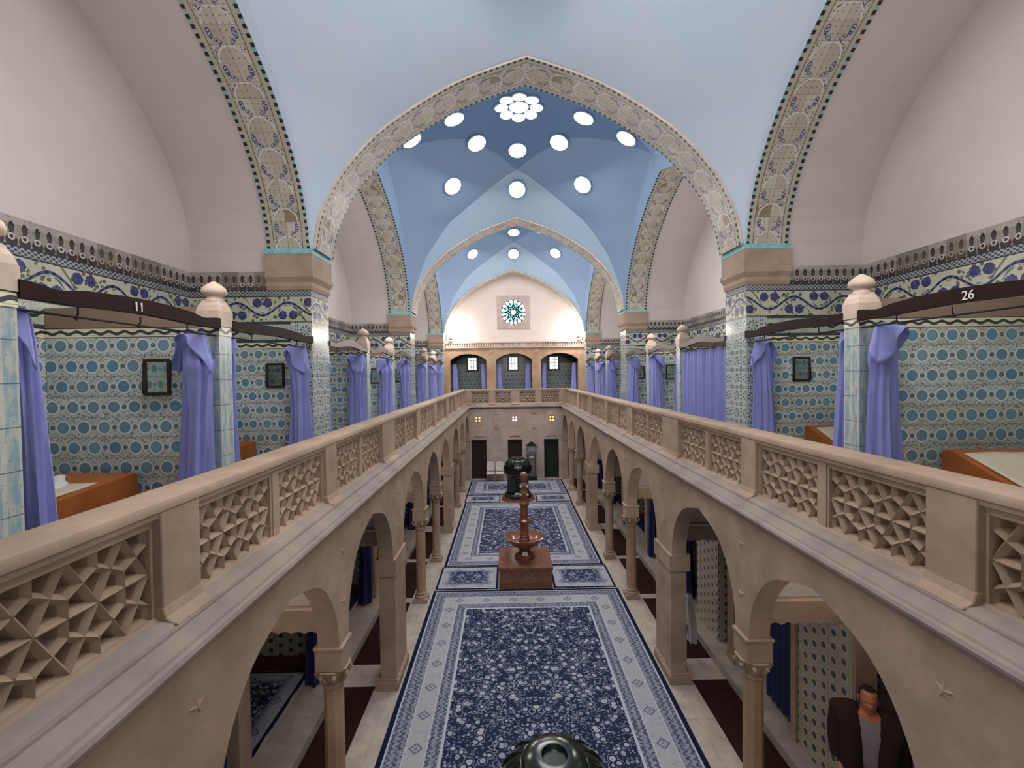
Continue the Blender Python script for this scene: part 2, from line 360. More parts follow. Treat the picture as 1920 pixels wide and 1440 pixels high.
# ------------------------------------------------------------------ mesh helpers
class MB:
    def __init__(s): s.v = []; s.f = []; s.mi = []; s.uv = []
    def face(s, pts, mi=0, uv=None):
        b = len(s.v); s.v.extend(Vector(p) for p in pts); s.f.append(tuple(range(b, b + len(pts)))); s.mi.append(mi); s.uv.append(uv)
    def mesh(s, vs, fs, mi=0, uvs=None):
        b = len(s.v); s.v.extend(Vector(p) for p in vs)
        for i, f in enumerate(fs):
            s.f.append(tuple(b + k for k in f)); s.mi.append(mi); s.uv.append([uvs[k] for k in f] if uvs else None)
    def box(s, x0, x1, y0, y1, z0, z1, mi=0, skip=''):
        if x0 > x1: x0, x1 = x1, x0
        if y0 > y1: y0, y1 = y1, y0
        vs = [(x0, y0, z0), (x1, y0, z0), (x1, y1, z0), (x0, y1, z0), (x0, y0, z1), (x1, y0, z1), (x1, y1, z1), (x0, y1, z1)]
        s.mesh(vs, [(0, 3, 2, 1), (4, 5, 6, 7), (0, 1, 5, 4), (1, 2, 6, 5), (2, 3, 7, 6), (3, 0, 4, 7)], mi)
        return s
    def lathe(s, prof, c=(0, 0, 0), seg=24, mi=0, rot=0.0, sx=1, sy=1):
        vs = []; fs = []
        for r, z in prof:
            for k in range(seg):
                a = 2 * pi * k / seg + rot; vs.append((c[0] + r * cos(a) * sx, c[1] + r * sin(a) * sy, c[2] + z))
        for i in range(len(prof) - 1):
            for k in range(seg):
                k2 = (k + 1) % seg; fs.append((i * seg + k, i * seg + k2, (i + 1) * seg + k2, (i + 1) * seg + k))
        fs.append(tuple(range(seg - 1, -1, -1))); n = (len(prof) - 1) * seg; fs.append(tuple(n + k for k in range(seg)))
        s.mesh(vs, fs, mi); return s
    def tube(s, pts, r, seg=8, mi=0):
        pts = [Vector(p) for p in pts]; vs = []; fs = []
        for i, p in enumerate(pts):
            t = (pts[min(i + 1, len(pts) - 1)] - pts[max(i - 1, 0)]).normalized()
            a = t.orthogonal().normalized() if i == 0 else (a - t * a.dot(t)).normalized()
            b = t.cross(a); rr = r[i] if isinstance(r, (list, tuple)) else r
            for k in range(seg): vs.append(p + (a * cos(2 * pi * k / seg) + b * sin(2 * pi * k / seg)) * rr)
        for i in range(len(pts) - 1):
            for k in range(seg): k2 = (k + 1) % seg; fs.append((i * seg + k, i * seg + k2, (i + 1) * seg + k2, (i + 1) * seg + k))
        fs.append(tuple(range(seg - 1, -1, -1))); n = (len(pts) - 1) * seg; fs.append(tuple(n + k for k in range(seg)))
        s.mesh(vs, fs, mi); return s
    def extrude(s, prof, fn, a0, a1, mi=0, caps=True):
        """closed 2D profile swept straight: fn(p, q, t) -> point"""
        n = len(prof); vs = [fn(p, q, a0) for p, q in prof] + [fn(p, q, a1) for p, q in prof]
        fs = [(i, (i + 1) % n, n + (i + 1) % n, n + i) for i in range(n)]
        if caps: fs += [tuple(range(n - 1, -1, -1)), tuple(range(n, 2 * n))]
        s.mesh(vs, fs, mi); return s
    def grid(s, fn, nu, nv, mi=0, uvfn=None, closed_u=False):
        vs = []; uvs = []
        for j in range(nv + 1):
            for i in range(nu + (0 if closed_u else 1)):
                vs.append(fn(i / nu, j / nv)); uvs.append(uvfn(i / nu, j / nv) if uvfn else None)
        w = nu + (0 if closed_u else 1); fs = []
        for j in range(nv):
            for i in range(nu):
                i2 = (i + 1) % w if closed_u else i + 1
                fs.append((j * w + i, j * w + i2, (j + 1) * w + i2, (j + 1) * w + i))
        s.mesh(vs, fs, mi, uvs if uvfn else None); return s
    def build(s, name, mats, parent=None, smooth=False, loc=None, fix=True):
        me = bpy.data.meshes.new(name); 
        me.from_pydata([tuple(v) for v in s.v], [], s.f)
        if not isinstance(mats, (list, tuple)): mats = [mats]
        for m in mats: me.materials.append(m)
        uvl = me.uv_layers.new(name='UVMap')
        for p, mi, uv in zip(me.polygons, s.mi, s.uv):
            p.material_index = mi
            n = p.normal
            for k, li in enumerate(p.loop_indices):
                if uv and uv[k] is not None: uvl.data[li].uv = uv[k]; continue
                c = me.vertices[me.loops[li].vertex_index].co
                if abs(n.z) > .7: uvl.data[li].uv = (c.x, c.y)
                elif abs(n.x) > abs(n.y): uvl.data[li].uv = (c.y, c.z)
                else: uvl.data[li].uv = (c.x, c.z)
        if fix:
            bm = bmesh.new(); bm.from_mesh(me); bmesh.ops.remove_doubles(bm, verts=bm.verts, dist=1e-5)
            bmesh.ops.recalc_face_normals(bm, faces=bm.faces); bm.to_mesh(me); bm.free()
        if smooth:
            me.polygons.foreach_set('use_smooth', [True] * len(me.polygons))
            me.set_sharp_from_angle(angle=R(smooth if smooth is not True else 40))
        o = bpy.data.objects.new(name, me); COL.objects.link(o)
        if loc is not None: o.location = loc
        if parent: o.parent = parent
        return o
def tag(o, label, cat, group=None):
    o['label'] = label; o['category'] = cat; o['kind'] = 'thing'
    if group: o['group'] = group
    return o
def thing(name, label, cat, loc=(0, 0, 0), rz=0.0, group=None):
    o = bpy.data.objects.new(name, None); COL.objects.link(o); o.empty_display_size = .1
    o.location = loc; o.rotation_euler = (0, 0, rz); return tag(o, label, cat, group)
def struct(o):
    o['kind'] = 'structure'; return o
def plabel(o, label): o['label'] = label; return o
SIDE = {-1: 'left', 1: 'right'}
ORD = ['first', 'second', 'third', 'fourth', 'fifth', 'sixth', 'seventh', 'eighth', 'ninth', 'tenth', 'eleventh', 'twelfth']
def bevel(o, w=.008, seg=1):
    m = o.modifiers.new('bevel', 'BEVEL'); m.width = w; m.segments = seg; m.limit_method = 'ANGLE'; m.angle_limit = R(40); return o

# ------------------------------------------------------------------ dimensions
P = 3.52; XB = 5.45; XS = 4.2            # pier face, niche back wall, outer edge of side arch band
GF = 3.5; ZS = 7.25; ZA = 10.25          # gallery floor, arch spring, arch apex
PIERS = [(-.11, .58), (7.37, 8.06), (14.85, 15.55), (22.3, 23.0)]
BAYS = [(.58, 7.37), (8.06, 14.85), (15.55, 22.3)]
WF = 2.3                                  # arcade face
YE = 22.46                                # far end wall / balustrade
_pp = [(0, 0), (.02, .13), (.06, .25), (.126, .385), (.278, .58), (.43, .71), (.657, .86), (.85, .945), (1, 1)]
def prof(p):
    """normalised pointed arch: 0 at the spring, 1 at the apex"""
    p = max(0, min(1, p))
    for i in range(len(_pp) - 1):
        if p <= _pp[i + 1][0]:
            a, b = _pp[i], _pp[i + 1]; t = (p - a[0]) / (b[0] - a[0])
            def sl(k):
                if k == 0: return 7.0
                if k == len(_pp) - 1: return .36
                return (_pp[k + 1][1] - _pp[k - 1][1]) / (_pp[k + 1][0] - _pp[k - 1][0])
            h = b[0] - a[0]; m0, m1 = sl(i) * h, sl(i + 1) * h
            return (2 * t**3 - 3 * t**2 + 1) * a[1] + (t**3 - 2 * t**2 + t) * m0 + (-2 * t**3 + 3 * t**2) * b[1] + (t**3 - t**2) * m1
    return 1.0
PS = [(i / 22) ** 2 for i in range(23)]   # samples spring -> apex
def archpts(half, zs=ZS, za=ZA):
    l = [(-half * (1 - p), zs + (za - zs) * prof(p)) for p in PS]
    return l + [(-x, z) for x, z in reversed(l[:-1])]
def lens(pts):
    s = [0]
    for a, b in zip(pts, pts[1:]): s.append(s[-1] + hypot(b[0] - a[0], b[1] - a[1]))
    return s

# ------------------------------------------------------------------ nave floor, gallery floors
mb = MB(); mb.box(-XB - .2, XB + .2, -1.5, 25.2, -.12, 0); struct(mb.build('floor', M['marble']))
for s in (-1, 1):
    mb = MB(); mb.box(s * 2.58, s * (XB + .2), -1.5, 25.2, 3.25, GF); mb.box(s * 2.33, s * 2.57, -1.5, YE, 3.3, GF)
    struct(mb.build('floor_' + SIDE[s] + '_gallery', M['marble']))
    mb = MB(); mb.box(s * 2.58, s * XB, -1.0, 22.4, 3.2, 3.248); struct(mb.build('ceiling_' + SIDE[s] + '_aisle', M['plaster']))
    mb = MB(); mb.box(s * 3.24, s * XB, -1.0, YE, 0, .15); struct(mb.build('floor_' + SIDE[s] + '_step', M['marble']))
mb = MB(); mb.box(-2.58, 2.58, YE + .05, 25.2, 3.25, GF); struct(mb.build('floor_far_gallery', M['marble']))

# ------------------------------------------------------------------ side walls, niches, piers
for s in (-1, 1):
    mb = MB()
    mb.face([(s * XB, -1.2, 0), (s * XB, 24.6, 0), (s * XB, 24.6, 3.25), (s * XB, -1.2, 3.25)], 3)
    mb.face([(s * XB, -1.2, GF), (s * XB, 24.6, GF), (s * XB, 24.6, 5.77), (s * XB, -1.2, 5.77)], 0)
    mb.face([(s * XB, -1.2, 5.77), (s * XB, 24.6, 5.77), (s * XB, 24.6, 6.9), (s * XB, -1.2, 6.9)], 1)
    for y0, y1 in BAYS:
        c = (y0 + y1) / 2; h = (y1 - y0) / 2 + .04; a = archpts(h, ZS, ZA + .05)
        poly = [(s * XB, y0 - .04, 6.9)] + [(s * XB, c + q, z) for q, z in a] + [(s * XB, y1 + .04, 6.9)]
        mb.face(poly, 2)
    struct(mb.build('wall_' + SIDE[s], [M['tile'], M['frieze'], M['plaster'], M['dots']], fix=False))
    # niche vaults (white barrels behind the side arches)
    for bi, (y0, y1) in enumerate(BAYS):
        c = (y0 + y1) / 2; h = (y1 - y0) / 2 + .03; a = archpts(h, ZS, ZA + .05)
        a = [(-h, 6.9)] + a + [(h, 6.9)]
        mb = MB()
        for (q0, z0), (q1, z1) in zip(a, a[1:]):
            mb.face([(s * XS, c + q0, z0), (s * XB, c + q0, z0), (s * XB, c + q1, z1), (s * XS, c + q1, z1)])
        struct(mb.build('ceiling_%s_niche_%d' % (SIDE[s], bi + 1), M['plaster'], smooth=25, fix=False))
        # side arch band
        a = archpts((y1 - y0) / 2); L = lens(a); mb = MB(); half = L[-1] / 2
        for i in range(len(a) - 1):
            (q0, z0), (q1, z1) = a[i], a[i + 1]
            v0, v1 = (L[i], L[i + 1]) if L[i + 1] <= half + .01 else (2 * half - L[i], 2 * half - L[i + 1])
            mb.face([(s * P, c + q0, z0), (s * XS, c + q0, z0), (s * XS, c + q1, z1), (s * P, c + q1, z1)], 0, [(0, v0), (.68, v0), (.68, v1), (0, v1)])
            # outer lip
            mb.face([(s * XS, c + q0, z0), (s * XS, c + q0 * 1.012, z0 + .04), (s * XS, c + q1 * 1.012, z1 + .04), (s * XS, c + q1, z1)], 1)
        struct(mb.build('trim_%s_arch_%d' % (SIDE[s], bi + 1), [M['soffit'], M['plaster']], smooth=25, fix=False))
    # cross walls between the bays, and the shorter partitions between the booths
    for k, (y0, y1) in enumerate(PIERS[1:]):
        mb = MB()
        for yy, u in ((y0, 0), (y1, 1)):
            mb.face([(s * 3.86, yy, GF), (s * XB, yy, GF), (s * XB, yy, 5.77), (s * 3.86, yy, 5.77)], 0)
            mb.face([(s * 3.86, yy, 5.77), (s * XB, yy, 5.77), (s * XB, yy, 6.9), (s * 3.86, yy, 6.9)], 1)
        mb.box(s * 4.24, s * (XB - .01), y0 + .03, y1 - .03, GF, 6.9, 2)
        struct(mb.build('wall_%s_cross_%d' % (SIDE[s], k + 1), [M['tile'], M['frieze'], M['plaster']], fix=False))
    for k, (y0, y1) in enumerate(PIERS[1:]):
        pos = ['nearest the camera', 'second from the camera', 'at the far end'][k]
        t = thing('tiled_pier', '%s hall pier %s, glazed rosette tiles under a stone impost' % (SIDE[s], pos), 'pier', (s * 3.69, (y0 + y1) / 2, GF), 0, 'tiled piers of the upper hall')
        o = (-s * 3.69, -(y0 + y1) / 2, -GF)
        mb = MB(); mb.box(s * P, s * 3.86, y0, y1, GF, 6.09); ob = mb.build('shaft', M['pier'], t, loc=o)
        mb = MB(); mb.box(s * P, s * XS, y0 - .006, y1 + .006, 6.09, 6.6); mb.build('frieze_band', M['frieze'], t, loc=o)
        mb = MB()
        def ring(e, z0, z1, e2=None):
            e2 = e if e2 is None else e2
            xs0, xs1 = s * (P - e), s * (XS + .02); xt0 = s * (P - e2)
            vs = [(xs0, y0 - e, z0), (xs1, y0 - e, z0), (xs1, y1 + e, z0), (xs0, y1 + e, z0), (xt0, y0 - e2, z1), (xs1, y0 - e2, z1), (xs1, y1 + e2, z1), (xt0, y1 + e2, z1)]
            mb.mesh(vs, [(0, 3, 2, 1), (4, 5, 6, 7), (0, 1, 5, 4), (1, 2, 6, 5), (2, 3, 7, 6), (3, 0, 4, 7)])
        ring(.01, 6.6, 6.66, .03); ring(.03, 6.66, 6.72); ring(.03, 6.72, 6.8, .07); ring(.07, 6.8, 6.86); ring(.05, 6.86, 7.17)
        mb.build('impost', M['stone'], t, loc=o)
        mb = MB(); mb.box(s * (P - .055), s * (XS + .03), y0 - .055, y1 + .055, 7.17, 7.25); plabel(mb.build('turquoise_course', M['turq'], t, loc=o), 'turquoise glazed course')

# transverse arches
for k, (y0, y1) in enumerate(PIERS[1:]):
    a = archpts(P - .1); L = lens(a); half = L[-1] / 2; mb = MB()
    for i in range(len(a) - 1):
        (q0, z0), (q1, z1) = a[i], a[i + 1]
        v0, v1 = (L[i], L[i + 1]) if L[i + 1] <= half + .01 else (2 * half - L[i], 2 * half - L[i + 1])
        mb.face([(q0, y0 - .02, z0), (q0, y1 + .02, z0), (q1, y1 + .02, z1), (q1, y0 - .02, z1)], 0, [(0, v0), (.68, v0), (.68, v1), (0, v1)])
        for yy in (y0 - .02, y1 + .02):
            mb.face([(q0, yy, z0), (q0 * 1.012, yy, z0 + .035), (q1 * 1.012, yy, z1 + .035), (q1, yy, z1)], 1)
    struct(mb.build('trim_cross_arch_%d' % (k + 1), [M['soffit'], M['pale']], smooth=25, fix=False))

# ------------------------------------------------------------------ vaults
gz = [(3.52, 7.25), (3.45, 7.62), (3.29, 8.11), (2.91, 9.02), (2.18, 9.96), (1.03, 10.75), (0, 11.32)]
def gzf(x):
    x = abs(x)
    for (x0, z0), (x1, z1) in zip(gz, gz[1:]):
        if x >= x1: return z0 + (z1 - z0) * (x0 - x) / (x0 - x1)
    return 11.32
VB = []
CK = .11
def capz(x, y): return 11.9 - CK * (x * x + y * y)
for bi, (y0, y1) in enumerate(BAYS):
    yc = (y0 + y1) / 2; hy = (y1 - y0) / 2; mats = [M['sq1'], M['sq1'], M['sq1']] if bi == 0 else [M['cap2'], M['sq2'], M['lu2']]
    mb = MB(); n = 20; CK = .11 if bi else .14
    def GB(p, sx, sy):     # groin above the transverse arch
        if bi == 0: return AB(p, sx, sy)
        x = (P - .04) * (1 - p); return Vector((sx * x, yc + sy * (2.3 + (hy - 2.3) * (x / P) ** 1.0), gzf(x) if p > 0 else ZS))
    def AB(p, sx, sy): return Vector((sx * (P - .1) * (1 - p), yc + sy * (hy + .03), ZS + (ZA + .01 - ZS) * prof(p)))
    def GS(p, sx, sy): return Vector((sx * (P - .04 - .13 * p), yc + sy * hy * (1 - p), ZS + (capz(3.35, 0) - ZS) * prof(p)))
    def AS(p, sx, sy): return Vector((sx * (P + .01), yc + sy * hy * (1 - p), ZS + (ZA - ZS) * prof(p)))
    ts = [(i / n) ** 1.8 for i in range(n + 1)]
    for sx in (-1, 1):
        for sy in (-1, 1):
            if bi: mb.grid(lambda u, v: AB(ts[round(v * n)], sx, sy).lerp(GB(ts[round(v * n)], sx, sy), u), 4, n, 2)
            mb.grid(lambda u, v: AS(ts[round(v * n)], sx, sy).lerp(GS(ts[round(v * n)], sx, sy), u), 2, n, 1)
            Mb, Ms, Vv = (Vector((0, yc + sy * 2.3, 11.32)) if bi else GB(1, sx, sy)), Vector((sx * 3.35, yc, capz(3.35, 0))), Vector((sx * 1.4, yc + sy * .98, capz(1.4, .98)))
            D = Vv - (Mb + Ms) / 2
            def SQ(u, v):
                p = ts[round(v * n)]; g, h = GB(p, sx, sy), GS(p, sx, sy)
                tri = 1 - abs(2 * u - 1); w = p ** 3; bmp = (sin(pi * u) * .8 * (1 - w) + tri * w) * p ** 3.5
                q = g.lerp(h, u) + D * bmp; k_ = p ** 9; q.z += k_ * (capz(q.x, q.y - yc) - q.z); return q
            mb.grid(SQ, 12, n, 1)
            for A, B in ((Mb, Vv), (Vv, Ms)):
                def CP(u, v):
                    q = A.lerp(B, u); x, y = q.x * v, (q.y - yc) * v; return Vector((x, yc + y, capz(x, y)))
                mb.grid(CP, 6, 8, 0)
    o = mb.build('ceiling_vault_%d' % (bi + 1), mats, smooth=14 if bi else 75); struct(o)
    if bi:
        bm = bmesh.new(); bm.from_mesh(o.data); VB.append((bi, yc, BVHTree.FromBMesh(bm))); bm.free()
# roof lights
wn = 0
for bi, yc, bvh in VB:
    spots = [(0, 0, .24)] + [(.44 * cos(k * pi / 4), .44 * sin(k * pi / 4), .165) for k in range(8)]
    spots += [(1.63 * cos(k * pi / 4), 1.63 * sin(k * pi / 4), .25) for k in range(8)] + [(2.7 * cos(k * pi / 4), 2.7 * sin(k * pi / 4), .25) for k in range(8)]
    for x, y, r in spots:
        hit, nrm, _, _ = bvh.ray_cast(Vector((x, yc + y, 9)), Vector((0, 0, 1)))
        if hit is None: continue
        if nrm.z > 0: nrm = -nrm
        acc = Vector(); low = hit.copy()
        for k in range(8):
            h2, n2, _, _ = bvh.ray_cast(Vector((x + r * .8 * cos(k * pi / 4), yc + y + r * .8 * sin(k * pi / 4), 9)), Vector((0, 0, 1)))
            if h2 is None: continue
            acc += n2 if n2.z < 0 else -n2
        nrm = acc.normalized()
        for k in range(8):
            h2, n2, _, _ = bvh.ray_cast(Vector((x + r * cos(k * pi / 4), yc + y + r * sin(k * pi / 4), 9)), Vector((0, 0, 1)))
            if h2 is not None: 
                dd = (h2 - hit).dot(nrm)
                if dd > 0: low = max(low, hit + nrm * dd, key=lambda q: (q - hit).dot(nrm))
        hit = low
        q = nrm.to_track_quat('Z', 'Y'); wn += 1
        mb = MB(); mb.lathe([(r + .025, -.02), (r + .025, .035), (r, .045), (r, .03)], seg=32)
        f = struct(mb.build('window_%d' % wn, M['lu1'] if bi == 0 else M['sq2'], smooth=30)); f.location = hit; f.rotation_mode = 'QUATERNION'; f.rotation_quaternion = q
        mb = MB(); mb.lathe([(r, .036), (r, .05)], seg=32); mb.build('pane', M['sky'], f)

# ------------------------------------------------------------------ far end
mb = MB()
a = archpts(P - .1); mb.face([(-P + .1, 23.0, 6.84)] + [(x, 23.0, z) for x, z in a] + [(P - .1, 23.0, 6.84)], 0)
struct(mb.build('wall_far_gable', M['plasterfar'], fix=False))
def segarch(x0, x1, zs, za, n=14):
    c, h = (x0 + x1) / 2, (x1 - x0) / 2; out = []
    for i in range(n + 1):
        t = -1 + 2 * i / n; out.append((c + h * t, zs + (za - zs) * (1 - abs(t) ** 2.3)))
    return out
mb = MB(); y0, y1 = 23.02, 23.3
ops = [(-3.27, -1.43), (-.94, .88), (1.34, 3.23)]
edges = [-3.7] + [e for o in ops for e in o] + [3.7]
for i in range(0, len(edges), 2): mb.box(edges[i], edges[i + 1], y0, y1, GF, 6.54)
for x0, x1 in ops:
    a = segarch(x0, x1, 5.93, 6.25)
    for (xa, za), (xb, zb) in zip(a, a[1:]):
        for yy in (y0, y1): mb.face([(xa, yy, za), (xb, yy, zb), (xb, yy, 6.54), (xa, yy, 6.54)])
        mb.face([(xa, y0, za), (xb, y0, zb), (xb, y1, zb), (xa, y1, za)])
struct(mb.build('wall_far_upper', M['stonewarm'], fix=False))
mb = MB(); mb.box(-3.6, 3.6, 22.93, 23.3, 6.54, 6.62); mb.box(-3.6, 3.6, 22.86, 23.3, 6.78, 6.86)
for k in range(60): x = -3.55 + k * .12; mb.box(x, x + .06, 22.9, 23.0, 6.62, 6.78)
mb.box(-3.6, 3.6, 22.97, 23.3, 6.62, 6.78); struct(mb.build('trim_far_cornice', M['pale']))
for x in (-1.19, 1.11):
    mb = MB(); mb.lathe([(.11, 0), (.1, .03), (.05, .05)], seg=20); o = mb.build('trim_boss', M['stonewarm'], smooth=True, loc=(x, 23.02, 6.33)); o.rotation_euler = (R(90), 0, 0); struct(o)
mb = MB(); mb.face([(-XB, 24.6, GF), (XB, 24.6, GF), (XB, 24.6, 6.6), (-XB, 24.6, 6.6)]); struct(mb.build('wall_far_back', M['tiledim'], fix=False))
for s in (-1, 1):
    mb = MB(); mb.box(s * 4.25, s * XB, 23.05, 23.3, GF, 7.0); struct(mb.build('wall_far_%s_return' % SIDE[s], M['tile']))
for x in (-3.7, -1.19, 1.11, 3.7):
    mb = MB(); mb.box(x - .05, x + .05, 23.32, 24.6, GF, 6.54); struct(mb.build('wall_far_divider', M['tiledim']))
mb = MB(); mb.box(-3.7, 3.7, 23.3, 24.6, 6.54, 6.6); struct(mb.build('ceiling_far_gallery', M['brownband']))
for x in (-2.26, -.05, 2.14):
    wn += 1
    mb = MB()
    for a_ in ((x - .32, x - .22, 5.38, 6.18), (x + .22, x + .32, 5.38, 6.18), (x - .22, x + .22, 5.38, 5.46), (x - .22, x + .22, 6.1, 6.18)): mb.box(a_[0], a_[1], 24.48, 24.6, a_[2], a_[3])
    for i in range(1, 3): mb.box(x - .22 + i * .147 - .016, x - .22 + i * .147 + .016, 24.5, 24.56, 5.46, 6.1)
    for i in range(1, 4): mb.box(x - .22, x + .22, 24.5, 24.56, 5.46 + i * .16 - .014, 5.46 + i * .16 + .014)
    f = struct(mb.build('window_%d' % wn, M['beam']))
    mb = MB(); mb.box(x - .22, x + .22, 24.57, 24.59, 5.46, 6.1); mb.build('pane', M['day'], f)
# rose window
wn += 1
cx, cz = -.03, 8.32
mb = MB(); n = 48
for k in range(n):
    a0, a1 = 2 * pi * k / n, 2 * pi * (k + 1) / n
    def sq(a):
        m = max(abs(cos(a)), abs(sin(a))); return (cx + .82 * cos(a) / m, cz + .82 * sin(a) / m)
    q0, q1 = sq(a0), sq(a1); r0, r1 = (cx + .61 * cos(a0), cz + .61 * sin(a0)), (cx + .61 * cos(a1), cz + .61 * sin(a1))
    mb.face([(q0[0], 22.93, q0[1]), (q1[0], 22.93, q1[1]), (r1[0], 22.93, r1[1]), (r0[0], 22.93, r0[1])])
    mb.face([(r0[0], 22.93, r0[1]), (r1[0], 22.93, r1[1]), (r1[0], 22.99, r1[1]), (r0[0], 22.99, r0[1])])
    mb.face([(q0[0], 22.93, q0[1]), (q1[0], 22.93, q1[1]), (q1[0], 23.0, q1[1]), (q0[0], 23.0, q0[1])])
rose = struct(mb.build('window_%d' % wn, M['stonefar'], fix=False))
def disc(mb, x, z, r, y, seg=16, th=.008):
    mb.face([(x + r * cos(2 * pi * k / seg), y, z + r * sin(2 * pi * k / seg)) for k in range(seg)])
mb = MB(); disc(mb, cx, cz, .62, 22.985, 40); mb.build('backing', M['dark'], rose, fix=False)
mb = MB(); disc(mb, cx, cz, .13, 22.975, 24); mb.build('pane', M['pink'], rose, fix=False)
mb = MB()
for k in range(16):
    a = 2 * pi * (k + .5) / 16; disc(mb, cx + .53 * cos(a), cz + .53 * sin(a), .082, 22.975)
plabel(mb.build('pane', M['day'], rose, fix=False), 'outer ring of clear panes')
mb = MB()
for k in range(8):
    for sg in (-1, 1):
        a = 2 * pi * k / 8 + pi / 2 + pi / 8; b = a + sg * pi / 8
        p1 = (cx + .27 * cos(a), cz + .27 * sin(a)); p2 = (cx + .45 * cos(b - sg * .03), cz + .45 * sin(b - sg * .03)); p3 = (cx + .42 * cos(a + sg * .05), cz + .42 * sin(a + sg * .05))
        mb.face([(p[0], 22.975, p[1]) for p in (p1, p2, p3)])
    a = 2 * pi * k / 8 + pi / 2
    disc(mb, cx + .27 * cos(a), cz + .27 * sin(a), .045, 22.975, 3)
    disc(mb, cx + .2 * cos(a + pi / 8), cz + .2 * sin(a + pi / 8), .028, 22.975, 10)
plabel(mb.build('pane', M['teal'], rose, fix=False), 'turquoise star panes')
# lower far wall with its doors and pierced lights
doors = [(-2.2, -1.46), (-.4, .31), (1.4, 2.12)]; y0 = YE + .02
mb = MB(); xs = [-2.6] + [e for d in doors for e in d] + [2.6]
pl = [(-1.87, 2.98), (-.04, 2.98), (1.81, 2.97)]
for i in range(0, len(xs), 2): mb.box(xs[i], xs[i + 1], y0, y0 + .22, 0, 1.96)
mb.box(-2.6, 2.6, y0, y0 + .22, 1.96, 2.84); mb.box(-2.6, 2.6, y0, y0 + .22, 3.12, 3.5)
xx = [-2.6] + [e for x, z in pl for e in (x - .14, x + .14)] + [2.6]
for i in range(0, len(xx), 2): mb.box(xx[i], xx[i + 1], y0, y0 + .22, 2.84, 3.12)
wall = struct(mb.build('wall_far_lower', M['stonefar'], fix=False))
for x, z in ((-.94, 3.33), (.9, 3.33), (-.94, 2.61), (.9, 2.61)):
    mb = MB(); mb.lathe([(.13, 0), (.13, .02), (.1, .035), (.095, .02), (.05, .02), (.045, .04), (.02, .045)], seg=24); o = mb.build('medallion', M['stonefar'], wall, smooth=True, loc=(x, y0, z)); o.rotation_euler = (R(90), 0, 0)
for i, (x, z) in enumerate(pl):
    wn += 1; mb = MB()
    mb.box(x - .14, x + .14, y0 + .03, y0 + .09, z - .03, z + .03); mb.box(x - .03, x + .03, y0 + .03, y0 + .09, z - .14, z + .14)
    for a, b, c, d in ((x - .14, x - .115, z - .14, z + .14), (x + .115, x + .14, z - .14, z + .14), (x - .14, x + .14, z - .14, z - .115), (x - .14, x + .14, z + .115, z + .14)): mb.box(a, b, y0 + .03, y0 + .09, c, d)
    f = struct(mb.build('window_%d' % wn, M['stonefar']))
    mb = MB(); mb.box(x - .13, x + .13, y0 + .1, y0 + .12, z - .13, z + .13); mb.build('pane', M['amber'] if i != 1 else M['day'], f)
for s in (-1, 1):
    mb = MB(); mb.box(s * 2.6, s * XB, YE + .02, YE + .2, 0, 3.25); struct(mb.build('wall_far_%s_aisle' % SIDE[s], M['stonefar']))
for i, (x0, x1) in enumerate(doors):
    mt = M['darkgreen'] if i == 2 else M['darkdoor']
    mb = MB(); mb.box(x0, x1, y0 + .16, y0 + .2, 0, 1.96); d = struct(mb.build('door_%d' % (i + 1), mt))
    mb = MB(); mb.box(x0, x0 + .05, y0 - .02, y0 + .16, 0, 1.96); mb.box(x1 - .05, x1, y0 - .02, y0 + .16, 0, 1.96); mb.box(x0, x1, y0 - .02, y0 + .16, 1.9, 1.96); mb.build('door_frame', mt, d)
    mb = MB()
    for a, b in ((.12, .85), (.98, 1.8)): mb.box(x0 + .13, x1 - .13, y0 + .145, y0 + .16, a, b)
    mb.build('door_panel', mt, d)
    mb = MB(); mb.tube([(x1 - .12, y0 + .1, 1.0), (x1 - .12, y0 + .1, 1.14)], .012); mb.build('door_handle', M['steel'], d)
    xc = (x0 + x1) / 2; mb = MB()
    for k in range(9):
        t = (k - 4) / 4; mb.tube([(xc + t * .22, y0 - .01, 2.1 + .05 * (1 - t * t)), (xc + t * .22 + .03, y0 - .01, 2.14 + .03 * (1 - t * t)), (xc + t * .22 + .05, y0 - .01, 2.1 + .04 * (1 - t * t))], .011, 6)
    mb.tube([(xc - .27, y0 - .01, 2.09), (xc, y0 - .01, 2.12), (xc + .27, y0 - .01, 2.09)], .012, 6)
    plabel(mb.build('carved_crest', M['stone2'] if i != 1 else M['brownband'], wall, smooth=True), 'small carved crest over the %s door' % ('left', 'middle', 'right')[i])

